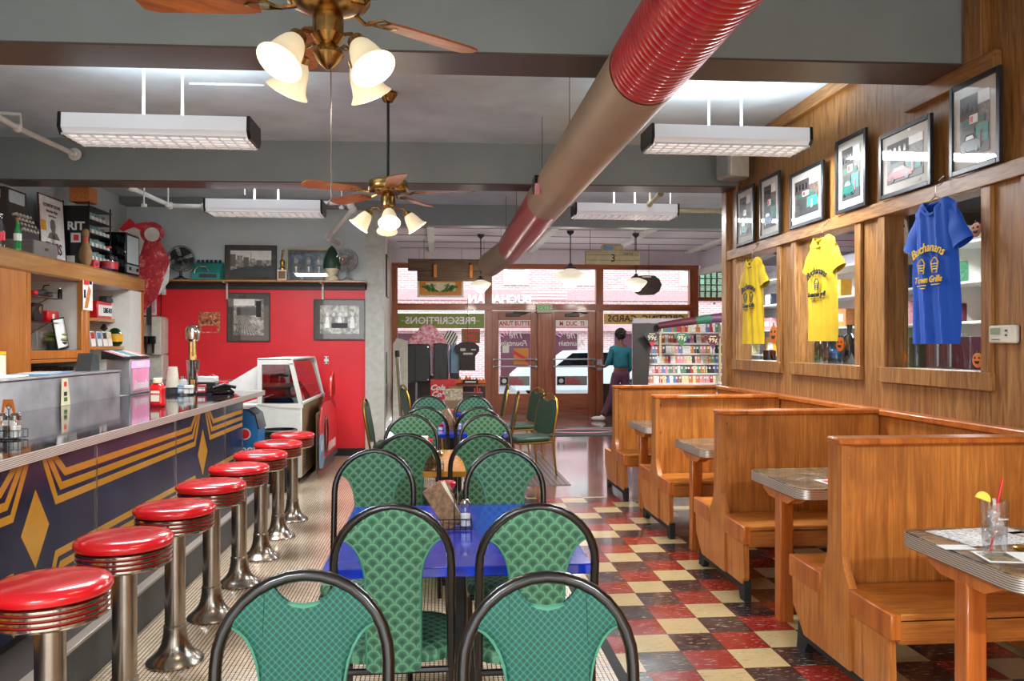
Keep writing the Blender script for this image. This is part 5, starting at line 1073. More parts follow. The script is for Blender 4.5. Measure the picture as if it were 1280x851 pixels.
for j in range(2):
    for k in range(13):
        c_=('dark_glass','green_glass','clear_glass')[(k*2+j)%3]; nm={'dark_glass':'dark','green_glass':'green','clear_glass':'clear'}[c_]
        o=MB(c_).lathe(GP,n=12).build('soda_glass'); tag(o,f'{nm} soda glass in the packed rack in the lowest left bay','glass',f'{nm} glasses in the low rack',loc=(-3.58-.14*j,7.27+.074*k,1.121)); o.scale=(1,1,1.35)
t=thing('bottle_sign','narrow red and white drink poster hung on the cabinet post','poster',(-3.478,8.20,1.835),pi/2); MB('stone_white').box((0,-.004,0),(.22,0,.42)).build('sheet',t); m_=MB('red_paint').box((.015,-.006,.25),(.13,-.004,.40),.0); m_.m('card_orange').prism([(.03,.02),(.1,.02),(.18,.2),(.12,.24)],'y',-.007,-.004); m_.m('navy').box((.14,-.006,.26),(.2,-.004,.39)).box((.02,-.006,.12),(.06,-.004,.2)); m_.build('print',t)
a=PX(119,394,-3.72); b=PX(149,394,-3.72); t=thing('lit_sign_box','red framed sign box on the upper shelf of the right bay','sign',(-3.70,a.y,1.781),pi/2); w_=b.y-a.y; MB('red_plastic').box((0,0,0),(w_,.1,.19),.006).build('box',t); MB('stone_white').box((.03,-.004,.03),(w_-.07,0,.15)).m('navy').text('LIME-ROCK',.075,((w_-.04)/2,-.006,.09),bold=.003,sx=.8).build('face',t)
p=stand(147,436,-3.66,1.476); bottle_obj('sauce_jug',[(.09,0),(.11,.03),(.11,.12),(.09,.19),(.04,.24),(.035,.27)],'green_glass','fat green glass jug with a yellow and red label in the right bay',p,'jug',None,('grey_plastic',.04,.27,.285),('yellow',.1115,.05,.14))
for k,(px,c,l_) in enumerate(((117,'card_red','red and white card standing in the right bay'),(125,'card_blue','blue and white card standing in the right bay'),(132,'card_black','dark card standing in the right bay'),(138,'card_cream','cream card beside the green jug in the right bay'))):
    o=MB('stone_white').box((0,-.055,0),(.006,.055,.16)).m(c).box((.006,-.045,.08),(.008,.045,.15)).build('postcard'); tag(o,l_,'card','cards in the right bay',loc=stand(px,436,-3.66,1.476)); o.rotation_euler=(0,-.15,0)
t=thing('small_lamp','small dark metal figure behind the cards in the right bay','ornament',stand(131,436,-3.78,1.476)); MB('dark_grey').lathe([(.05,0),(.02,.03),(.015,.16),(.05,.2),(.02,.26),(0,.27)],n=14).build('body',t); MB('black').tube([(0,-.05,.2),(0,0,.27),(0,.06,.18)],.007).build('arm',t)
o=MB('dark_grey').prism([(-.1,0),(.1,0),(.08,.03),(.02,.05),(.09,.07),(-.09,.06)],'x',-.04,.04).build('stapler'); tag(o,'dark gadget on top of the red framed sign box','gadget',loc=stand(133,375,-3.72,1.972))

# ================================================ booth table things
zb=.7735
p=PZ(1243,693,zb); t=thing('iced_drink','tall clear glass of iced water on the nearest booth table','drink',(p.x,p.y,zb)); t.scale=(1.2,1.2,1.38)
MB('tumbler_glass').lathe([(.028,0),(.030,.004),(.0385,.135),(.0365,.135),(.028,.008),(.0,.006)],n=28).build('glass',t); 
m_=MB('ice')
for k in range(10):
    Mr=Matrix.Rotation(R.random()*3,3,'X')@Matrix.Rotation(R.random()*3,3,'Z'); m_.bc((R.uniform(-.014,.014),R.uniform(-.014,.014),.045+.0065*k),(.012,.012,.012),.002,Mr)
m_.build('ice_cubes',t)
MB('red_plastic').tube([(-.012,0,.008),(-.002,0,.055),(.004,0,.08),(.008,-.002,.13),(.022,-.004,.19)],.0035,8).build('straw',t)
m_=MB('lemon'); m_.T=Matrix.Translation((-.036,-.0,.138))@Matrix.Rotation(-.3,4,'Z'); m_.prism([(.02*math.cos(a),.02*math.sin(a)) for a in [pi*k/10-.3 for k in range(11)]],'y',-.004,.004); m_.build('lemon_wedge',t)
m_=MB('paper'); m_.text("Buchanan's",.007,(0,-.0365,.095),shear=.3,ext=.0002); m_.build('printed_name',t)
def sheet(px,py,w_,d_,rz,mat,lab,z=zb,cat='paper',nm='newspaper',th=.002,extra=None):
    p=PZ(px,py,z); m_=MB(mat).box((-w_/2,-d_/2,0),(w_/2,d_/2,th),.0)
    if extra: extra(m_)
    o=m_.build(nm,smooth=False); tag(o,lab,cat,loc=(p.x,p.y,z),rz=rz); return o
def lines(m_):
    m_.m('dark_grey')
    for k in range(9): m_.box((-.19,-.11+.026*k,.002),(.02,-.1+.026*k,.0024)).box((.05,-.11+.026*k,.002),(.19,-.1+.026*k,.0024))
    m_.box((-.19,.13,.002),(-.05,.145,.0024))
o=sheet(1196,667,.36,.24,.12,'newsprint','printed newspaper spread on the nearest booth table',extra=lambda m_: None); o.location.x=2.07; o.location.y=2.84
def rm(m_): m_.m('paper').box((-.04,-.02,.002),(.04,.02,.003))
sheet(1195,684,.11,.06,-.1,'paper','small blank white card lying before the newspaper',nm='note_card')
sheet(1275,697,.26,.14,-.2,'paper','white sheet reflecting light at the right end of the nearest booth table',nm='place_mat',extra=lambda m_: m_.m('collage').box((-.12,-.06,.002),(-.02,.05,.0026)))
sheet(1290,668,.14,.10,.2,'card_blue','blue card behind the drink at the right picture edge',nm='note_card',extra=lambda m_: m_.m('white_gloss').box((-.06,-.04,.002),(.05,.02,.0026)))
o=MB('gold').lathe([(.03,0),(.032,.006),(.026,.01),(.0,.008)],n=20).build('ring_coaster'); p=PZ(1279,686,zb); tag(o,'small tan disc at the right picture edge beside the drink','coaster',loc=(p.x,p.y,zb))
def tophot(k,lab1,lab2):
    Yc=2.665+1.5*k+.03
    o=MB('paper').box((-.12,-.08,0),(.12,.08,.0015)).m('red_paint').box((-.10,-.02,.0015),(.02,.05,.002)).m('card_blue').box((.04,-.05,.0015),(.10,.06,.002)).build('advert_card',smooth=False); tag(o,lab1,'card',loc=(2.12,Yc-.16,zb),rz=.1)
    o=MB('paper').box((-.1,-.06,0),(.1,.06,.0015)).m('dark_grey').box((-.08,-.04,.0015),(.06,.03,.002)).build('advert_card',smooth=False); tag(o,lab2,'card',loc=(2.4,Yc+.05,zb),rz=-.2)
tophot(1,'red and blue advert card on the second booth table','dark printed card farther in on the second booth table'); tophot(2,'red and blue advert card on the third booth table','dark printed card farther in on the third booth table'); 
t=thing('ash_tray','small dark tray on the farthest booth table','tray',(2.0,7.2,zb)); MB('black').lathe([(.03,0),(.045,.015),(.05,.025),(.04,.02),(.02,.006)],n=16).build('dish',t); MB('leaf_green').sph((0,0,.02),(.03,.02,.01),8,5).build('sprig',t)

# ================================================ condiments on the middle tables
def squeeze(loc,lab,mat='red_plastic'):
    t=thing('squeeze_bottle',lab,'bottle',loc,0,'red squeeze bottles'); MB(mat).lathe([(.026,0),(.028,.01),(.028,.12),(.024,.14)],n=18).build('body',t); MB(mat).lathe([(.024,.14),(.036,.165),(.038,.175),(.03,.18)],n=18).build('flared_cap',t)
def menus(loc,lab,rz,mat='menu_print',h=.22):
    t=thing('menu_holder',lab,'menus',loc,rz)
    for k in range(3):
        m_=MB(mat); m_.T=Matrix.Rotation(-.55+.1*k,4,'Y')@Matrix.Translation((0,.008*k,0)); m_.m('menu_brown' if k%2==0 else 'paper_cup').box((-.045,-.002,.0),(.04,.001,h-.02-.012*k)); m_.build('menu',t)
    return t
zt=.736
def cset(px,py,l,red=True,white=False):
    p=PZ(px,py,zt); wirecaddy((p.x,p.y,zt),'wire condiment caddy on '+l,.14,.09,.045)
    shaker((p.x+.045,p.y-.015,zt+.01),'glass salt shaker in the caddy on '+l,'paper','table salt shakers',1.15)
    menus((p.x+.005,p.y+.01,zt+.01),'folded menus leaning in the caddy on '+l,.3)
    if red: squeeze((p.x-.03,p.y+.09,zt),'red squeeze bottle with a flared cap on '+l)
    o=MB('red_plastic').lathe([(.02,0),(.022,.05),(.0,.06)],n=12).m('white_gloss').lathe([(.0225,.005),(.0225,.03)],n=12).build('jam_jar'); tag(o,'small red-topped pot beside the caddy on '+l,'jar',loc=(p.x-.11,p.y+.03,zt)); 
cset(568,660,'the nearest blue table'); cset(540,588,'the orange table'); cset(567,538,'the second blue table'); 
p=PZ(530,571,zt); t=thing('napkin_holder','white topped napkin holder on the orange table','napkin holder',(p.x-.02,p.y,zt)); MB('red_plastic').box((-.05,-.03,0),(.05,.03,.09),.006).build('body',t); MB('paper').box((-.048,-.026,.09),(.048,.026,.14),.003).build('napkins',t)
p=PZ(567,515,zt); t=thing('napkin_holder','wooden menu box with white cards on the farthest table','menu box',(p.x,p.y,zt)); MB('cardboard').box((-.12,-.05,0),(.12,.05,.14),.005).build('body',t); MB('menu_print').box((-.1,-.03,.14),(.1,.03,.26)).build('cards',t)
p=PZ(556,512,zt); squeeze((p.x,p.y-.02,zt),'red squeeze bottle with a flared cap on the farthest table')
# ---- gold framed chairs near the street windows
def gold_chair():
    t=thing('gold_frame_chair','','chair',(0,0,0),0,'gold-framed dark green chairs near the street windows'); yb=lambda z:-.09*max(0,(z-.44)/.5)
    pts=[(-.2,0,.42),(-.205,yb(.6),.6),(-.21,yb(.75),.75)]+[(.15*math.cos(a)*1.3 if 0 else .19*math.cos(a),yb(z),z) for a in [pi-pi*k/12 for k in range(13)] for z in [.80+.12*math.sin(a)]]+[(.21,yb(.75),.75),(.205,yb(.6),.6),(.2,0,.42)]
    MB('gold').tube(pts,.0125,8).build('back_frame',t)
    out=[(-.18,.5),(-.185,.78),(-.15,.86),(-.09,.87),(-.05,.845),(0,.838),(.05,.845),(.09,.87),(.15,.86),(.185,.78),(.18,.5),(.1,.47),(-.1,.47)]
    m_=MB('green_vinyl'); n_=len(out); m_.add([(x,yb(z)-.018,z) for x,z in out]+[(x,yb(z)+.018,z) for x,z in out],[list(range(n_)),list(range(n_,2*n_))]+[[k,(k+1)%n_,n_+(k+1)%n_,n_+k] for k in range(n_)]); m_.build('backrest',t)
    MB('green_vinyl').box((-.21,.03,.40),(.21,.46,.46),.02).build('seat',t); MB('gold').tube([(-.2,0,.395),(-.2,.44,.395),(.2,.44,.395),(.2,0,.395)],.011,8).build('seat_frame',t)
    for s in (-1,1): MB('gold').tube([(s*.2,0,.42),(s*.2,-.05,0)],.0115).build('leg',t); MB('gold').tube([(s*.19,.42,.395),(s*.195,.44,0)],.0115).build('leg',t)
    return t
G0=gold_chair()
gp=[(1.20,9.15,pi/2+.45,'gold-framed green chair nearest the aisle, its whole back showing'),(1.24,10.5,pi/2+.35,'gold-framed green chair behind the nearest aisle one'),(.89,9.75,pi/2-.05,'edge-on gold-framed chair beside the middle row, nearer one'),(.90,11.4,pi/2,'edge-on gold-framed chair beside the middle row, farther one'),(-.70,8.6,-pi/2-.05,'edge-on gold-framed chair by the white column'),(-.42,11.4,-pi/2+.3,'gold-framed chair in front of the dark sign boards')]
for k,(x,y,rz,l) in enumerate(gp):
    if k==0: G0.location=(x,y,0); G0.rotation_euler=(0,0,rz); G0['label']=l
    else: dup(G0,l,(x,y,0),rz)
# ================================================ beside the counter
def pieces(o,x,y): pass
t=thing('cooler_display','blue cardboard cooler display lettered COOL at the counter end','display',(-1.90,7.66,0))
MB('cool_blue').prism([(0,0),(.20,0),(.22,.70),(.19,.82),(.12,.88),(.04,.88),(0,.84)],'y',0,.30).build('body',t); MB('navy').prism([(.04,.882),(.12,.882),(.19,.822),(.22,.702),(.232,.702),(.20,.84),(.13,.895),(.04,.895)],'y',-.004,.304).build('rim',t)
m_=MB('white_gloss').lathe([(.055,0),(.055,.004)],(.10,-.001,.66),20,Matrix.Rotation(pi/2,3,'X')); m_.m('red_paint').lathe([(.044,0),(.044,.007)],(.10,-.001,.66),20,Matrix.Rotation(pi/2,3,'X')); m_.build('badge',t); m_=MB('white_gloss').text('COOL',.09,(.11,-.004,.50),bold=.004,sx=.8).text('ICE',.08,(.1,-.004,.40),bold=.003,sx=.8); m_.build('lettering',t)
t=thing('waste_bin','black round waste bin with a rolled rim behind the far stools','bin',(-1.62,8.35,0)); MB('black').lathe([(.13,0),(.15,.02),(.165,.58),(.175,.60),(.175,.62),(.155,.63),(.14,.2)],n=28).build('body',t); MB('dark_grey').tube([(.17*math.cos(2*pi*k/24),.17*math.sin(2*pi*k/24),.62) for k in range(24)],.012,6,True).build('rim',t)
# red car cut-out in clear plastic, leaning by the display case
t=thing('car_cutout','red and pale blue cut-out of a car in clear plastic, standing before the red wall','cutout',(-1.33,9.0,0),0)
def yz(py,d0=None): return py
O=[(0,.02),(0,.66),(.14,.70),(.16,.80),(.42,.86),(.58,.84),(.9,.86),(1.0,.98),(1.12,1.05),(1.24,.98),(1.3,.8),(1.5,.74),(1.6,.5),(1.62,.12),(1.4,.02)]
MB('case_glass').prism(O,'x',-.006,.006).build('clear_plastic',t,False)
MB('red_plastic').prism([(.1,.18),(.08,.60),(.2,.78),(.45,.83),(.9,.82),(1.2,.72),(1.45,.66),(1.55,.4),(1.52,.16)],'x',.006,.02).build('car_body',t)
MB('light_blue').prism([(.02,.12),(.02,.45),(.14,.5),(.3,.46),(.34,.16),(.2,.1)],'x',.012,.026).m('white_gloss').prism([(.08,.3),(.1,.42),(.2,.43),(.22,.3)],'x',.026,.03).build('windscreen',t)
MB('dark_grey').prism([(.02,.1),(.1,.17),(1.5,.17),(1.58,.10)],'x',.008,.024).build('underside',t)
m_=MB('chair_frame')
m_.tube([(.02,.5+.13*math.cos(2*pi*k/20),.45+.2*math.sin(2*pi*k/20)) for k in range(20)],.014,6,True); m_.build('wheel_arch',t)
m_=MB('white_gloss')
for k in range(5): m_.box((.02,.75+.13*k,.22),(.024,.82+.13*k,.32))
m_.build('white_square',t); MB('red_plastic').tube([(.01,1.12+.15*math.cos(a),.86+.3*math.sin(a)) for a in [pi*k/12 for k in range(13)]],.02,6).build('handle_loop',t)
MB('cardboard').box((-.08,.4,0),(-.05,1.4,.7)).build('backing_board',t)
# ================================================ the street window end
def thingY(name,lab,cat,px,Y,grp=None,z=0):
    p=PY(px,430,Y); return thing(name,lab,cat,(p.x,Y,z),0,grp)
def rel(t,px,py): p=PY(px,py,t.location.y); return (p.x-t.location.x,p.z-t.location.z)
# two sign boards on poles
t=thingY('sign_board','wide dark grey sign back on a pole in front of the left window','sign board',519,14.3); a=rel(t,499,478); b=rel(t,538.5,430)
MB('black').box((a[0],-.02,a[1]),(b[0],.02,b[1]),.02).m('dark_grey').box((a[0]+.03,-.024,a[1]+.03),(b[0]-.03,-.018,b[1]-.03)).build('panel',t); MB('black').box((-.015,-.03,a[1]+.03),(.015,-.02,b[1]-.05)).build('centre_strip',t); MB('grey_plastic').cyl((.02,.03,0),(.02,.03,a[1]+.2),.018).build('pole',t); MB('black').lathe([(.2,0),(.2,.015),(.03,.04)],c=(.02,.03,0),n=24).build('base',t)
m_=MB('chrome')
for x in (a[0]+.05,b[0]-.05):
    for z in (a[1]+.05,b[1]-.05): m_.cyl((x,-.028,z),(x,-.02,z),.012,n=8)
m_.build('rivet',t)
t=thingY('sign_board','narrow dark sign back with two pale strips, right of the wide one','sign board',550.5,14.2); a=rel(t,541.5,475); b=rel(t,560,429)
MB('black').box((a[0],-.02,a[1]),(b[0],.02,b[1]),.015).build('panel',t); MB('dark_grey').box((a[0]+.03,-.026,a[1]+.03),(-.04,-.018,b[1]-.04)).box((.04,-.026,a[1]+.03),(b[0]-.03,-.018,b[1]-.04)).build('pale_strip',t); MB('black').cyl((0,.03,0),(0,.03,a[1]+.2),.018).lathe([(.15,0),(.15,.015),(.03,.04)],c=(0,.03,0),n=20).build('pole',t)
# display stand below
o=MB('dark_wood').box((-.45,-.25,0),(.45,.25,.92),.01).m('dark_strip').box((-.4,-.255,.1),(.4,-.25,.8)).build('display_cabinet'); p=PY(521,500,15.2); tag(o,'dark wooden cabinet behind the sign boards','cabinet',loc=(p.x,15.2,0))
t=thingY('drinks_carton','red carton with white script lettering on the window stand','carton',554,13.6); a=rel(t,538,500); b=rel(t,570,474); MB('red_plastic').box((a[0],-.12,a[1]),(b[0],.12,b[1]),.006).build('body',t); MB('white_gloss').text('Cola',.13,(-.1,-.125,(a[1]+b[1])/2+.04),shear=.4,bold=.004).text('Cola',.13,(-.08,-.125,(a[1]+b[1])/2-.07),shear=.4,bold=.004).build('lettering',t); MB('dark_wood').box((a[0]-.05,-.2,0),(b[0]+.05,.2,a[1]),.006).build('stand',t)
t=thingY('menu_rack','speckled card rack with a red badge beside the red carton','rack',580,12.9); a=rel(t,561,505); b=rel(t,601,483); MB('collage').box((a[0],-.05,a[1]-.4),(-.02,.05,b[1]),.004).build('card_panel',t); MB('red_paint').sph(((a[0])/2+.02,-.06,b[1]-.1),(.1,.02,.06),14,8).build('red_badge',t)
m_=MB('black')
for k in range(5): m_.tube([(.02+.06*k,0,.7),(.02+.06*k,0,b[1])],.005,5)
for z in (b[1],b[1]-.12,b[1]-.24): m_.tube([(.02,0,z),(.28,0,z)],.005,5)
m_.build('wire_frame',t); m_=MB('red_plastic')
for k in range(3): m_.box((.16+.04*k,-.06,b[1]-.2),(.18+.04*k,-.02,b[1]-.03+.03*(k%2)))
m_.build('red_tag',t); MB('dark_wood').box((a[0],-.1,0),(.3,.1,.72),.006).build('base',t)
# window ledge display
zl=PY(560,480,16.7).z
o=MB('door_wood_h').box((fx(497,430,16.6),16.45,zl-.04),(fx(606,430,16.6),YF-.02,zl),.004).build('window_ledge'); tag(o,'wooden ledge along the bottom of the left shop window','ledge')
t=thingY('bread_sign','dark brown bread-loaf shaped sign in the left window','sign',584.5,16.7); A_=lambda px,py: rel(t,px,py)
MB('dark_strip').prism([A_(574,463),A_(574,444),A_(568,438),A_(569,432),A_(576,428),A_(584,427),A_(593,428),A_(599,433),A_(599,439),A_(594,445),A_(594,463)],'y',-.02,.02).build('panel',t); m_=MB('mat_board'); c=A_(579,437); m_.box((c[0]-.06,-.024,c[1]-.03),(c[0]+.05,-.02,c[1]+.03)); c=A_(592,437); m_.box((c[0]-.05,-.024,c[1]-.015),(c[0]+.05,-.02,c[1]+.015)); c=A_(585,442); m_.box((c[0]-.1,-.024,c[1]-.02),(c[0]+.1,-.02,c[1]+.02)); m_.build('label',t); MB('black').tube([(0,0,A_(584,427)[1]),(0,0,zt0+.1)],.004,5).build('hanging_wire',t)
t=thingY('lollipop_display','large pink and white swirled candy display in the left window','display',536,16.6,z=0); A_=lambda px,py: rel(t,px,py)
c=A_(535,422); MB('pink_swirl').sph((c[0],0,c[1]),(.24,.12,.28),20,14).build('swirl_ball',t)
m_=MB('pink_swirl')
for px,py,r_ in ((519,425,.12),(524,419,.1),(549,424,.12),(553,427,.09),(515,429,.1),(529,426,.12),(543,427,.12)): c=A_(px,py); m_.sph((c[0],-.05,c[1]),(r_,.08,r_),12,8)
m_.build('candy_cluster',t); MB('white_paint').cyl((0,0,zl),(0,0,A_(535,428)[1]),.05).build('stem',t)
t=thingY('striped_lollipop','black and white striped disc sign beside the candy display','sign',563,16.75); c=rel(t,563,422); MB('stone_white').lathe([(.15,0),(.15,.02)],(0,0,c[1]),24,Matrix.Rotation(pi/2,3,'X')).build('disc',t); m_=MB('black')
for k in (-2,-1,0,1,2):
    h_=math.sqrt(max(0,.15**2-(k*.055)**2)); m_.T=Matrix.Translation((0,-.022,c[1]))@Matrix.Rotation(.5,4,'Y'); m_.box((k*.055-.012,-.003,-h_),(k*.055+.012,0,h_))
m_.build('stripe',t); MB('black').cyl((0,0,zl),(0,0,c[1]-.1),.01).build('stick',t)
t=thingY('blue_jacket','pale blue garment hanging in the left window','garment',567,16.8); MB('light_blue').prism([rel(t,561,466),rel(t,560,445),rel(t,564,428),rel(t,570,428),rel(t,574,440),rel(t,574,466)],'y',-.03,.03).m('navy').prism([rel(t,562,478),rel(t,562,466),rel(t,574,466),rel(t,574,478)],'y',-.03,.03).build('cloth',t)
fl=None
for k in range(11):
    px=562+4.2*k; p=PY(px,478,16.62); l_='orange-red tissue flame on the window ledge, '+('left end' if k<4 else 'under the bread sign' if k<8 else 'right end')
    if fl is None: fl=MB('pumpkin').lathe([(.03,0),(.06,.03),(.05,.08),(.02,.13),(0,.17)],n=9).m('red_paint').lathe([(.045,0),(.065,.02),(.05,.05)],n=9).build('tissue_flame'); tag(fl,l_,'tissue','orange tissue on the ledge, left end',loc=(p.x,16.62,zl))
    else: o=fl.copy(); COL.objects.link(o); o.location=(p.x,16.62,zl); o.rotation_euler=(0,0,k); o.scale=(1,1,.7+.5*R.random()); o['label']=l_; o['group']='orange tissue on the ledge, '+l_.split(', ')[1]
o=MB('black').box((-.16,-.02,0),(.16,.02,.1)).m('white_gloss').box((-.11,-.024,.04),(.11,-.02,.07)).build('small_sign'); p=PY(588,474,16.5); tag(o,'small black sign with pale lettering under the bread sign','sign',loc=(p.x,16.5,zl))
t=thingY('service_dogs_notice','tan notice reading SERVICE DOGS ONLY backwards in the left window','notice',589,16.98); a=rel(t,577,429); b=rel(t,600,411); MB('cardboard').box((a[0],0,a[1]),(b[0],.004,b[1])).build('sheet',t,False)
m_=MB('red_paint')
for k,s_ in enumerate(('SERVICE','DOGS','ONLY')): m_.text(s_,.085,(0,-.002,b[1]-.05-.1*k),xd=(-1,0,0),bold=.003)
m_.build('lettering',t)
# lettered bands on the glass
def band(p0,p1,y0,y1,mat,txt,tm,size,lab,z_=YF-.045):
    t=thingY('lettered_band',lab,'sign band',(p0+p1)/2,z_); a=rel(t,p0,y1); b=rel(t,p1,y0); MB(mat).box((a[0],0,a[1]),(b[0],.01,b[1])).build('band',t,False); m_=MB(tm)
    if txt: m_.text(txt,size,((a[0]+b[0])/2,-.003,(a[1]+b[1])/2),xd=(-1,0,0),bold=.004); m_.box((a[0]+.1,-.002,(a[1]+b[1])/2-.004),(b[0]-.1,-.001,(a[1]+b[1])/2+.004))
    m_.build('lettering',t)
band(495.5,605.5,392,410,'green_band','PRESCRIPTIONS','white_gloss',.21,'green band with mirrored PRESCRIPTIONS lettering across the left window')
band(755,860,392,405,'yellow_band','GREETING  CARDS','maroon',.2,'yellow band with mirrored GREETING CARDS lettering across the right window')
# stained glass panel
t=thingY('stained_glass_panel','amber and green stained glass panel hanging in the left transom','stained glass',550,16.85); a=rel(t,524,369); b=rel(t,577,350); w_=b[0]-a[0]; h_=b[1]-a[1]
MB('white_gloss').box((a[0]-.04,-.01,a[1]-.04),(b[0]+.04,.01,a[1])).box((a[0]-.04,-.01,b[1]),(b[0]+.04,.01,b[1]+.04)).box((a[0]-.04,-.01,a[1]),(a[0],.01,b[1])).box((b[0],-.01,a[1]),(b[0]+.04,.01,b[1])).build('frame',t); MB('orange_table').box((a[0],-.003,a[1]),(b[0],.003,b[1])).m('cream').box((a[0]+w_*.15,-.005,a[1]+h_*.3),(b[0]-w_*.15,-.003,b[1]-h_*.15)).build('amber_glass',t,False)
m_=MB('leaf_green')
for s in (-1,1):
    for q in range(3): m_.tube([(s*w_*(.04+.1*q),-.012,a[1]+h_*.25),(s*w_*(.14+.1*q),-.012,a[1]+h_*(.35+.1*q)),(s*w_*(.2+.11*q),-.012,a[1]+h_*(.75-.1*q)),(s*w_*(.1+.1*q),-.012,a[1]+h_*.6)],[.018,.028,.02,.01],6)
m_.build('green_scroll',t); MB('black').tube([(a[0],0,b[1]),(a[0],0,3.5)],.003,4).tube([(b[0],0,b[1]),(b[0],0,3.5)],.003,4).build('hanging_wire',t)
# hanging plank sign
t=thingY('hanging_plank_sign','two weathered planks joined by pegs, hanging before the left transom','hanging sign',566,15.2); A_=lambda px,py: rel(t,px,py)
a=A_(510,338.5);b=A_(621,324.5); MB('plank_old').box((a[0],-.03,a[1]),(b[0],.03,b[1]),.006).build('plank',t); a=A_(521.5,351);b=A_(614,339.5); MB('plank_old').box((a[0],-.03,a[1]),(b[0],.03,b[1]),.006).build('plank',t)
for px in (544,588.5): c=A_(px,347); e_=A_(px,331); MB('cabinet_wood').box((c[0]-.03,-.06,c[1]),(c[0]+.03,-.03,e_[1]),.004).build('peg',t)
MB('black').tube([(A_(530,330)[0],0,b[1]),(A_(530,330)[0],0,3.48)],.004,5).tube([(A_(605,330)[0],0,b[1]),(A_(605,330)[0],0,3.48)],.004,5).build('hanging_wire',t)
# pendant lamps
def pendant(px,py,Y,lab,sc=1.):
    p=PY(px,py,Y); t=thing('pendant_lamp',lab,'pendant lamp',(p.x,Y,p.z),0,'schoolhouse pendant lamps'); r=.25*sc
    MB('pendant_glass').lathe([(.07*sc,.14*sc),(.10*sc,.13*sc),(r*.97,.07*sc),(r,.05*sc),(r*.98,.02*sc),(r*.66,-.07*sc),(r*.5,-.10*sc),(r*.4,-.14*sc),(r*.2,-.165*sc),(0,-.17*sc)],n=32).build('shade',t)
    MB('brown_frame').lathe([(.012,.24*sc),(.04*sc,.22*sc),(.05*sc,.19*sc),(.11*sc,.16*sc),(.115*sc,.14*sc)],n=24).build('fitter',t); MB('black').cyl((0,0,.2),(0,0,3.5-p.z),.01).build('rod',t); MB('black').lathe([(.01,3.42-p.z),(.06,3.46-p.z),(.065,3.5-p.z)],n=20).build('canopy',t)
    lamp('pendant_light','POINT',(p.x,Y,p.z-.25),22,(1,.93,.85),rad=.12)
pendant(713,346.5,14.0,'schoolhouse pendant lamp nearest the doors, hanging alone left of the numbered sign',1.05); pendant(795,355,14.2,'schoolhouse pendant lamp below the numbered sign, before the round brown shape',.8); pendant(601,357,14.6,'schoolhouse pendant lamp below the hanging planks',.75)
# round brown hanging shape behind the right pendant
t=thingY('hanging_seat_sign','flat dark brown oval sign hanging behind the right pendant lamp','sign',811,15.6); A_=lambda px,py: rel(t,px,py); 
pts=[A_(792,350),A_(797,345),A_(806,344),A_(818,344.5),A_(824,349),A_(827,356),A_(824,364),A_(817,368.5),A_(800,369),A_(794,366)]
MB('brown_frame').prism(pts,'y',-.02,.02).build('panel',t); c=A_(808,346); MB('beige_plastic').box((c[0]-.09,-.025,c[1]-.015),(c[0]+.09,-.02,c[1]+.015)).build('label',t); MB('black').tube([(0,0,pts[3][1]),(0,0,3.48)],.005,5).build('hanging_wire',t)
# hanging numbered sign
t=thingY('hanging_number_sign','cream hanging sign with a large 3 and small GIFTS lettering','hanging sign',766,11.6); A_=lambda px,py: rel(t,px,py); a=A_(731,330.5); b=A_(800,314); c=A_(751.5,314); e_=A_(779,305)
MB('sign_cream').box((a[0],-.02,a[1]),(b[0],.02,b[1]),.015).prism([(c[0],c[1]-.02),(e_[0],c[1]-.02),(e_[0],e_[1]-.03),(e_[0]-.04,e_[1]),(c[0]+.04,e_[1]),(c[0],e_[1]-.03)],'y',-.018,.018).build('board',t); g=A_(765,309.5); MB('light_blue').box((c[0]+.03,-.024,g[1]-.04),(g[0]+.01,-.018,g[1]+.03),.004).m('sign_cream').box((g[0]+.03,-.026,g[1]-.035),(e_[0]-.03,-.018,g[1]+.03),.004).build('emblem',t)
m_=MB('black').text('3',.16,(0,-.022,(a[1]+b[1])/2-.01),bold=.001); g=A_(784.5,318); m_.text('GIFTS',.055,(g[0],-.022,g[1]),bold=.0); m_.m('brown_mat').box((a[0]+.02,-.022,a[1]+.06),(b[0]-.02,-.02,a[1]+.065)).box((a[0]+.02,-.022,b[1]-.065),(b[0]-.02,-.02,b[1]-.06)); m_.build('lettering',t); MB('black').tube([(a[0]+.08,0,b[1]),(a[0]+.08,0,3.5)],.004,5).tube([(b[0]-.08,0,b[1]),(b[0]-.08,0,3.5)],.004,5).build('hanging_wire',t)
# exit sign
t=thingY('exit_sign','small green EXIT sign over the post between the two doors','exit sign',680.5,16.9); a=rel(t,671,391); b=rel(t,690,379.5); MB('exit_body').box((a[0],-.05,a[1]),(b[0],.05,b[1]),.01).build('housing',t); m_=MB('exit_green').text('EXIT',.155,(0,-.054,(a[1]+b[1])/2),bold=.002,sx=.82); m_.build('letters',t)
# floor mats and grille
a,b,c,e_=PZ(600,608,.004),PZ(713,608,.004),PZ(676,566,.004),PZ(660,566,.004)
t=thing('floor_grille','long metal floor grille in the aisle beside the middle tables','floor grille',(.45,8.4,0)); MB('grille_metal').box((0,0,0),(.95,2.7,.006)).build('plate',t,False); m_=MB('black')
for k in range(16): m_.box((.03+.058*k,.03,.006),(.045+.058*k,2.67,.009))
m_.build('slot',t)
t=thing('door_mat','dark doormat with a pale oval border in front of the doors','mat',(PZ(720,539,.01).x,PZ(720,539,.01).y,0)); MB('doormat').box((-.75,-.62,0),(1.0,.62,.012),.004).build('mat',t); MB('card_pink').tube([(.1+.55*math.cos(2*pi*k/28),.28*math.sin(2*pi*k/28),.013) for k in range(28)],.012,5,True).build('oval_border',t)
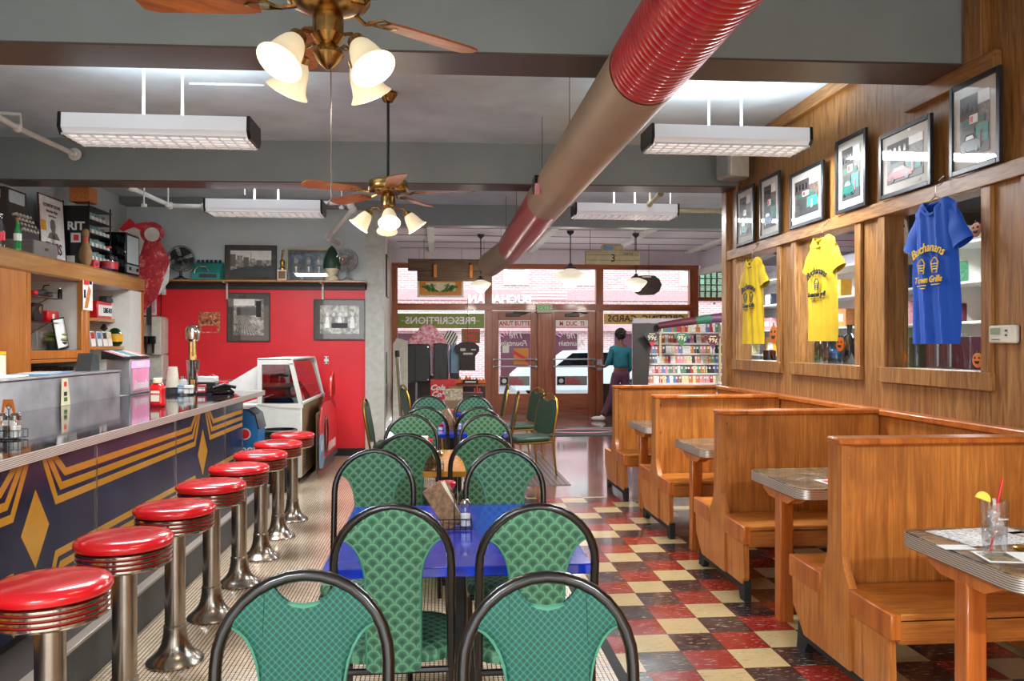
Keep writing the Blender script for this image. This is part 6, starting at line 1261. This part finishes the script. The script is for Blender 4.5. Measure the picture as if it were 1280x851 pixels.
# ---- pipes
def pipe(pts,lab,r=.022,fl=True,mat='white_paint'):
    t=thing('sprinkler_pipe',lab,'pipe',pts[0]); p0=V(pts[0]); q=[V(p)-p0 for p in pts]; MB(mat).tube(q,r,10).build('pipe',t); 
    for k in q[1:-1]: MB(mat).sph(k,r*1.6,10,6).build('elbow_joint',t)
    m_=MB(mat)
    d=(q[-1]-q[-2]).normalized(); m_.cyl(q[-1]-d*.05,q[-1],r*1.5); 
    if fl: m_.cyl(q[-1]-d*.012,q[-1],r*2.6)
    m_.build('fitting',t); MB(mat).cyl(q[0],q[0]+(q[1]-q[0]).normalized()*.06,r*1.5).build('collar',t)
    if not fl: k=(q[-1]+q[0])/2; MB(mat).tube([k,V((k.x,k.y,ZC-p0.z))],.006,6).build('ceiling_rod',t)
pipe([P(-60,112,5.2),P(22,160,6.27),P(94,193,7.23)],'white sprinkler pipe at the upper left with a round wall flange')
o=MB('white_paint').tube([(0,0,0),(0,0,.12),(-.5,-.1,.12)],.014,8).build('pipe_branch'); tag(o,'thin white branch pipe rising from the upper left sprinkler pipe','pipe',loc=P(26,162,6.3))
pipe([PX(160,233,-3.2),P(213,257,8.7),P(255,258,8.72),P(436,253,9.3)],'white sprinkler pipe running behind the left far fixture',.025,False)
pipe([P(436,253,9.3),P(441,262,9.35),P(410,297,10.2),P(422,304,10.72)],'bent white pipe going down to the grey wall above the desk fan',.03)
pipe([P(720,262,9.6),P(905,264,9.8)],'long cream pipe behind the farther right fixture',.025,False,'sign_cream')
pipe([P(826,242,8.4),P(812,255,8.9),P(800,262,9.6)],'short bent cream pipe above the farther right fixture',.022,False,'sign_cream')
for k,(px,y0_,d) in enumerate(((180,235,8.2),(210,235,8.6),(427,238,9.2),(838,243,9.4))):
    p=P(px,y0_+20,d); o=MB('white_paint').tube([(0,0,0),(0,0,ZC-p.z)],.008,6).m('white_paint').cyl((0,0,-.03),(0,0,.0),.03).build('pipe_hanger'); tag(o,['pipe hanger left of the left far fixture, nearer','pipe hanger at the left far fixture','pipe hanger beside the far ceiling fan','pipe hanger right of the farther right fixture'][k],'pipe hanger','pipe hangers',loc=p)
p=P(500,66,4.4)
o=MB('white_gloss').tube([P(237,104,5.2)-P(237,104,5.2),P(330,106,5.1)-P(237,104,5.2)],.006,6).build('ceiling_conduit'); tag(o,'thin white conduit on the ceiling from the upper left fixture','conduit',loc=P(237,104,5.2))
# ---- narrow things at the left side wall
for k,(px,y0_,y1_,Yq,c_,l_) in enumerate(((478,300,372,12.2,'street_photo','tall dark framed picture on the side wall behind the white column'),(479,378,440,12.2,'bw_photo_dark','second framed picture on the side wall, below the first'),(484,320,372,14,'menu_print','narrow framed picture farther along the side wall'),(481,440,480,13,'leaf_green','green poster on the side wall'))):
    a=PX(px,y1_,-.97); b=PX(px,y0_,-.97); t=thing('side_wall_picture',l_,'framed picture',(-.98,a.y,a.z)); h_=b.z-a.z; MB('frame_black').box((0,-.35,0),(.03,.35,h_)).build('frame',t); MB(c_).box((.03,-.3,.04),(.033,.3,h_-.04)).build('print',t,False)
o=MB('beige_plastic').prism([(-.12,0),(.12,0),(.12,1.55),(-.06,1.6),(-.12,1.5)],'y',-.02,.02).build('leaning_board'); p=PY(502,520,13.2); tag(o,'tall grey-beige board standing left of the sign boards','board',loc=(p.x-.02,13.2,0))
o=MB('old_chrome').tube([(0,0,0),(-.08,.0,1.3)],.03,8).m('black').cyl((-.08,0,1.3),(-.085,0,1.4),.035).build('leaning_pole'); tag(o,'dark metal pole leaning by the side wall near the white column','pole',loc=(-.55,12.4,0))
o=MB('door_wood').box((-.06,-.06,0),(.06,.06,3.1),.01).build('wood_post'); tag(o,'reddish wooden post at the left end of the street windows','post',loc=(-.90,16.6,0))
# ---- greeting card rack
YR=12.6; XA=PY(800,430,YR).x; XBk=PY(912,430,YR).x
t=thing('card_rack','large stepped greeting card rack filled with coloured cards','card rack',(XA,YR,0)); WR=XBk-XA
rows=[]
ytop=[416,430,443,455.5,468,480,492,504]
zs_=[PY(850,y,YR).z for y in ytop]; 
for k,z in enumerate(zs_): MB('white_gloss').box((.0,.33-.055*k,z-.01),(WR,.40-.055*k,z),.0).box((.0,.335-.055*k-.01,z-.01),(WR,.335-.055*k,z+.018)).build('shelf',t)
MB('front_ceiling').prism([(.46,0),(.46,zs_[0]+.2),(.42,zs_[0]+.2),(-.06,.6),(-.1,.6),(-.1,0)],'x',-.02,.0).box((.0,.44,0),(WR,.46,zs_[0]+.25)).build('back_board',t)
MB('dark_wood').box((.0,-.08,0),(WR,.0,zs_[7]-.03)).build('base',t)
protoc={}
rown=['top','second','third','fourth','fifth','sixth']
for k in range(6):
    n_=24; pv=''; h_=(zs_[k-1]-zs_[k])*.86 if k else .17
    for j in range(n_):
        cn=CARDC[R.randrange(8)][0]
        x=.06+(WR-.08)*j/n_+R.uniform(-.012,.012); 
        lab=f'{cn} card'+(f' right of a {pv} one' if pv else ' at the left end')+f', {rown[k]} rack row, {["left","middle","right"][j*3//n_]} part'; g=f'{rown[k]} row of greeting cards'; pv=cn
        key=(cn,k)
        if cn not in protoc: protoc[cn]=MB('card_'+cn).box((-.05,-.004,0),(.05,.004,.16)).m('white_gloss').box((-.035,-.0045,.10),(-.005,-.004,.14)).build('greeting_card',smooth=False); o=protoc[cn]
        else: o=protoc[cn].copy(); COL.objects.link(o)
        tag(o,lab,'greeting card',g); o.location=(XA+x,YR+.35-.055*k,zs_[k]); o.rotation_euler=(-.18,R.uniform(-.06,.06),0); o.scale=(R.uniform(.8,1.05),1,h_/.16)
# side panel, awning roll, pennants
t=thingY('rack_side_panel','tall dark brown panel at the left side of the card rack','panel',806,12.42); A_=lambda px,py: rel(t,px,py)
MB('dark_strip').prism([(A_(791,480)[0],.0),A_(791,404),A_(826,404),A_(812,440),(A_(806,480)[0],0)],'y',-.02,.02).build('panel',t); MB('sign_cream').box((A_(826,404)[0]-.03,-.03,1.3),(A_(826,404)[0],.03,A_(826,404)[1])).build('post',t)
t=thing('awning_roll','long rolled awning in dark red, green and purple over the card rack','awning',PY(826,406,12.3)); p0=t.location
q=[PY(*v)-p0 for v in ((823,407,12.3),(870,400.5,12.15),(889,398,12.1),(930,395,12.0))]
for k,c_ in enumerate(('maroon','green_awning','purple')): MB(c_).tube([q[k],(q[k]+q[k+1])/2,q[k+1]],[.05+.01*k,.058+.01*k,.06+.01*k],14).build('roll_section',t)
MB('sign_cream').box((.98,.1,-.9),(1.01,.13,.0)).build('post',t)
for px,py,c_,c2,l_ in ((815,424,'card_black','red_paint','dark 99 cent pennant at the left of the card rack'),(852,424.5,'green_awning','leaf_green','green 99 cent pennant in the middle of the card rack'),(891,427,'maroon','purple','maroon 99 cent pennant at the right of the card rack')):
    t=thingY('price_pennant',l_,'price sign',px,12.25); c=rel(t,px,py); t.location.z=c[1]; w_=.13
    MB(c_).prism([(-w_,.075),(-w_*.55,.105),(0,.115),(w_*.55,.105),(w_,.075),(0,-.12)],'y',-.004,.004).m(c2).prism([(-w_*.36,-.045),(w_*.36,-.045),(0,-.125)],'y',-.006,-.004).build('pennant',t); MB('cream').text('99¢',.105,(0,-.008,.022),bold=.0005,sx=.95).box((-.05,-.008,.08),(.05,-.006,.09)).build('price_lettering',t); MB('grey_plastic').cyl((0,.02,-.25),(0,.01,0),.006,n=6).build('holder',t)
# ---- the person by the right window
def skin(name,verts,edges,mat,parent=None,sub=2,root=0):
    me=bpy.data.meshes.new(name); me.from_pydata([v[:3] for v in verts],edges,[]); o=bpy.data.objects.new(name,me); COL.objects.link(o)
    o.modifiers.new('skin','SKIN'); sk=me.skin_vertices[0] if me.skin_vertices else None
    if sk is None: 
        bm=bmesh.new(); bm.from_mesh(me); bm.verts.layers.skin.verify(); bm.to_mesh(me); bm.free(); sk=me.skin_vertices[0]
    for k,v in enumerate(verts): sk.data[k].radius=(v[3],v[4] if len(v)>4 else v[3]); sk.data[k].use_root=(k==root)
    m_=o.modifiers.new('sub','SUBSURF'); m_.levels=sub; m_.render_levels=sub; o.modifiers['skin'].use_smooth_shade=True
    me.materials.append(MATS[mat])
    if parent: o.parent=parent
    return o
t=thing('person','person in a teal sweater and plum trousers, seen from behind, walking left','person',(PY(776,450,15.4).x,15.4,0))
S_=1.0
body=[(0,0,.95,.12,.11),(0,0,1.12,.12,.09),(0,0,1.32,.14,.09),(0,0,1.44,.09,.07),(0,.01,1.52,.045,.045),(0,.02,1.60,.07,.08),(0,.025,1.68,.078,.095),(0,.02,1.75,.05,.06),
 (-.16,0,1.41,.05),(-.20,.05,1.15,.04),(-.29,.14,1.05,.032),(-.36,.2,1.07,.028), (.17,0,1.40,.05),(.20,.02,1.14,.04),(.17,.10,.92,.032),(.16,.13,.84,.028),
 (-.09,0,.90,.085),(-.16,.0,.50,.06),(-.34,-.02,.12,.042),(-.36,-.02,.07,.035),(-.46,.02,.04,.035), (.08,0,.90,.085),(.07,-.03,.5,.06),(.06,-.02,.12,.042),(.06,-.02,.07,.035),(.03,.12,.04,.035)]
ed=[(0,1),(1,2),(2,3),(3,4),(4,5),(5,6),(6,7),(3,8),(8,9),(9,10),(10,11),(3,12),(12,13),(13,14),(14,15),(0,16),(16,17),(17,18),(18,19),(19,20),(0,21),(21,22),(22,23),(23,24),(24,25)]
# fingers of both hands join the same surface
def fingers(base,wrist,dirv,side):
    for k in range(5):
        off=V(side)*(.028-.014*k); d=V(dirv).normalized(); L_=(.05,.075,.082,.076,.06)[k]; b=V(wrist)+d*.03+off; i0=len(body)
        if k==0: b=V(wrist)+V(side)*.02; d=(d+V(side)*.9).normalized()
        body.append((*b,.011)); body.append((*(b+d*L_*.55),.0095)); body.append((*(b+d*L_+V((0,0,-.012))),.008)); ed.extend([(base,i0),(i0,i0+1),(i0+1,i0+2)])
fingers(11,(-.36,.2,1.07),(-.8,.5,.1),(0,0,1)); fingers(15,(.16,.13,.84),(0,.2,-1),(0,1,0))
body=[tuple(v) for v in body]; sk_=skin('body',body,ed,'skin_brown',t,1)
skin('sweater',[(0,0,1.0,.17,.13),(0,0,1.12,.165,.125),(0,0,1.30,.175,.12),(0,0,1.42,.13,.095),(0,.0,1.49,.07,.065),(-.17,0,1.40,.075),(-.22,.05,1.15,.062),(-.27,.12,1.08,.052),(.18,0,1.39,.075),(.22,.02,1.14,.062),(.18,.09,.95,.052)],[(0,1),(1,2),(2,3),(3,4),(3,5),(5,6),(6,7),(3,8),(8,9),(9,10)],'sweater',t)
skin('trousers',[(0,0,1.02,.15,.12),(0,0,.92,.155,.13),(-.1,0,.84,.11,.11),(-.17,0,.50,.085,.085),(-.32,-.02,.16,.075,.075),(-.345,-.02,.10,.07,.07),(.09,0,.84,.11,.11),(.08,-.03,.50,.085,.085),(.07,-.02,.16,.078,.078),(.07,-.02,.10,.075,.075)],[(0,1),(1,2),(2,3),(3,4),(4,5),(1,6),(6,7),(7,8),(8,9)],'trouser',t,2,1)
m_=MB('hair_dark')
for k in range(60):
    a=R.uniform(0,2*pi); b_=R.uniform(-.3,1.5); m_.sph((.085*math.cos(a)*math.cos(b_),.01+.10*math.sin(a)*math.cos(b_)-.012,1.70+.085*math.sin(b_)),.036,8,6)
m_.sph((0,-.01,1.69),(.105,.105,.11),16,12); m_.build('hair',t)
for x,y,r_ in ((-.42,.0,.3),(.045,.04,-.1)):
    m_=MB('shoe'); m_.T=Matrix.Translation((x,y,0))@Matrix.Rotation(1.2 if x<-.2 else .1,4,'Z'); m_.sph((0,.03,.045),(.05,.14,.045),16,10).sph((0,-.05,.06),(.045,.06,.055),12,8); m_.build('shoe',t)
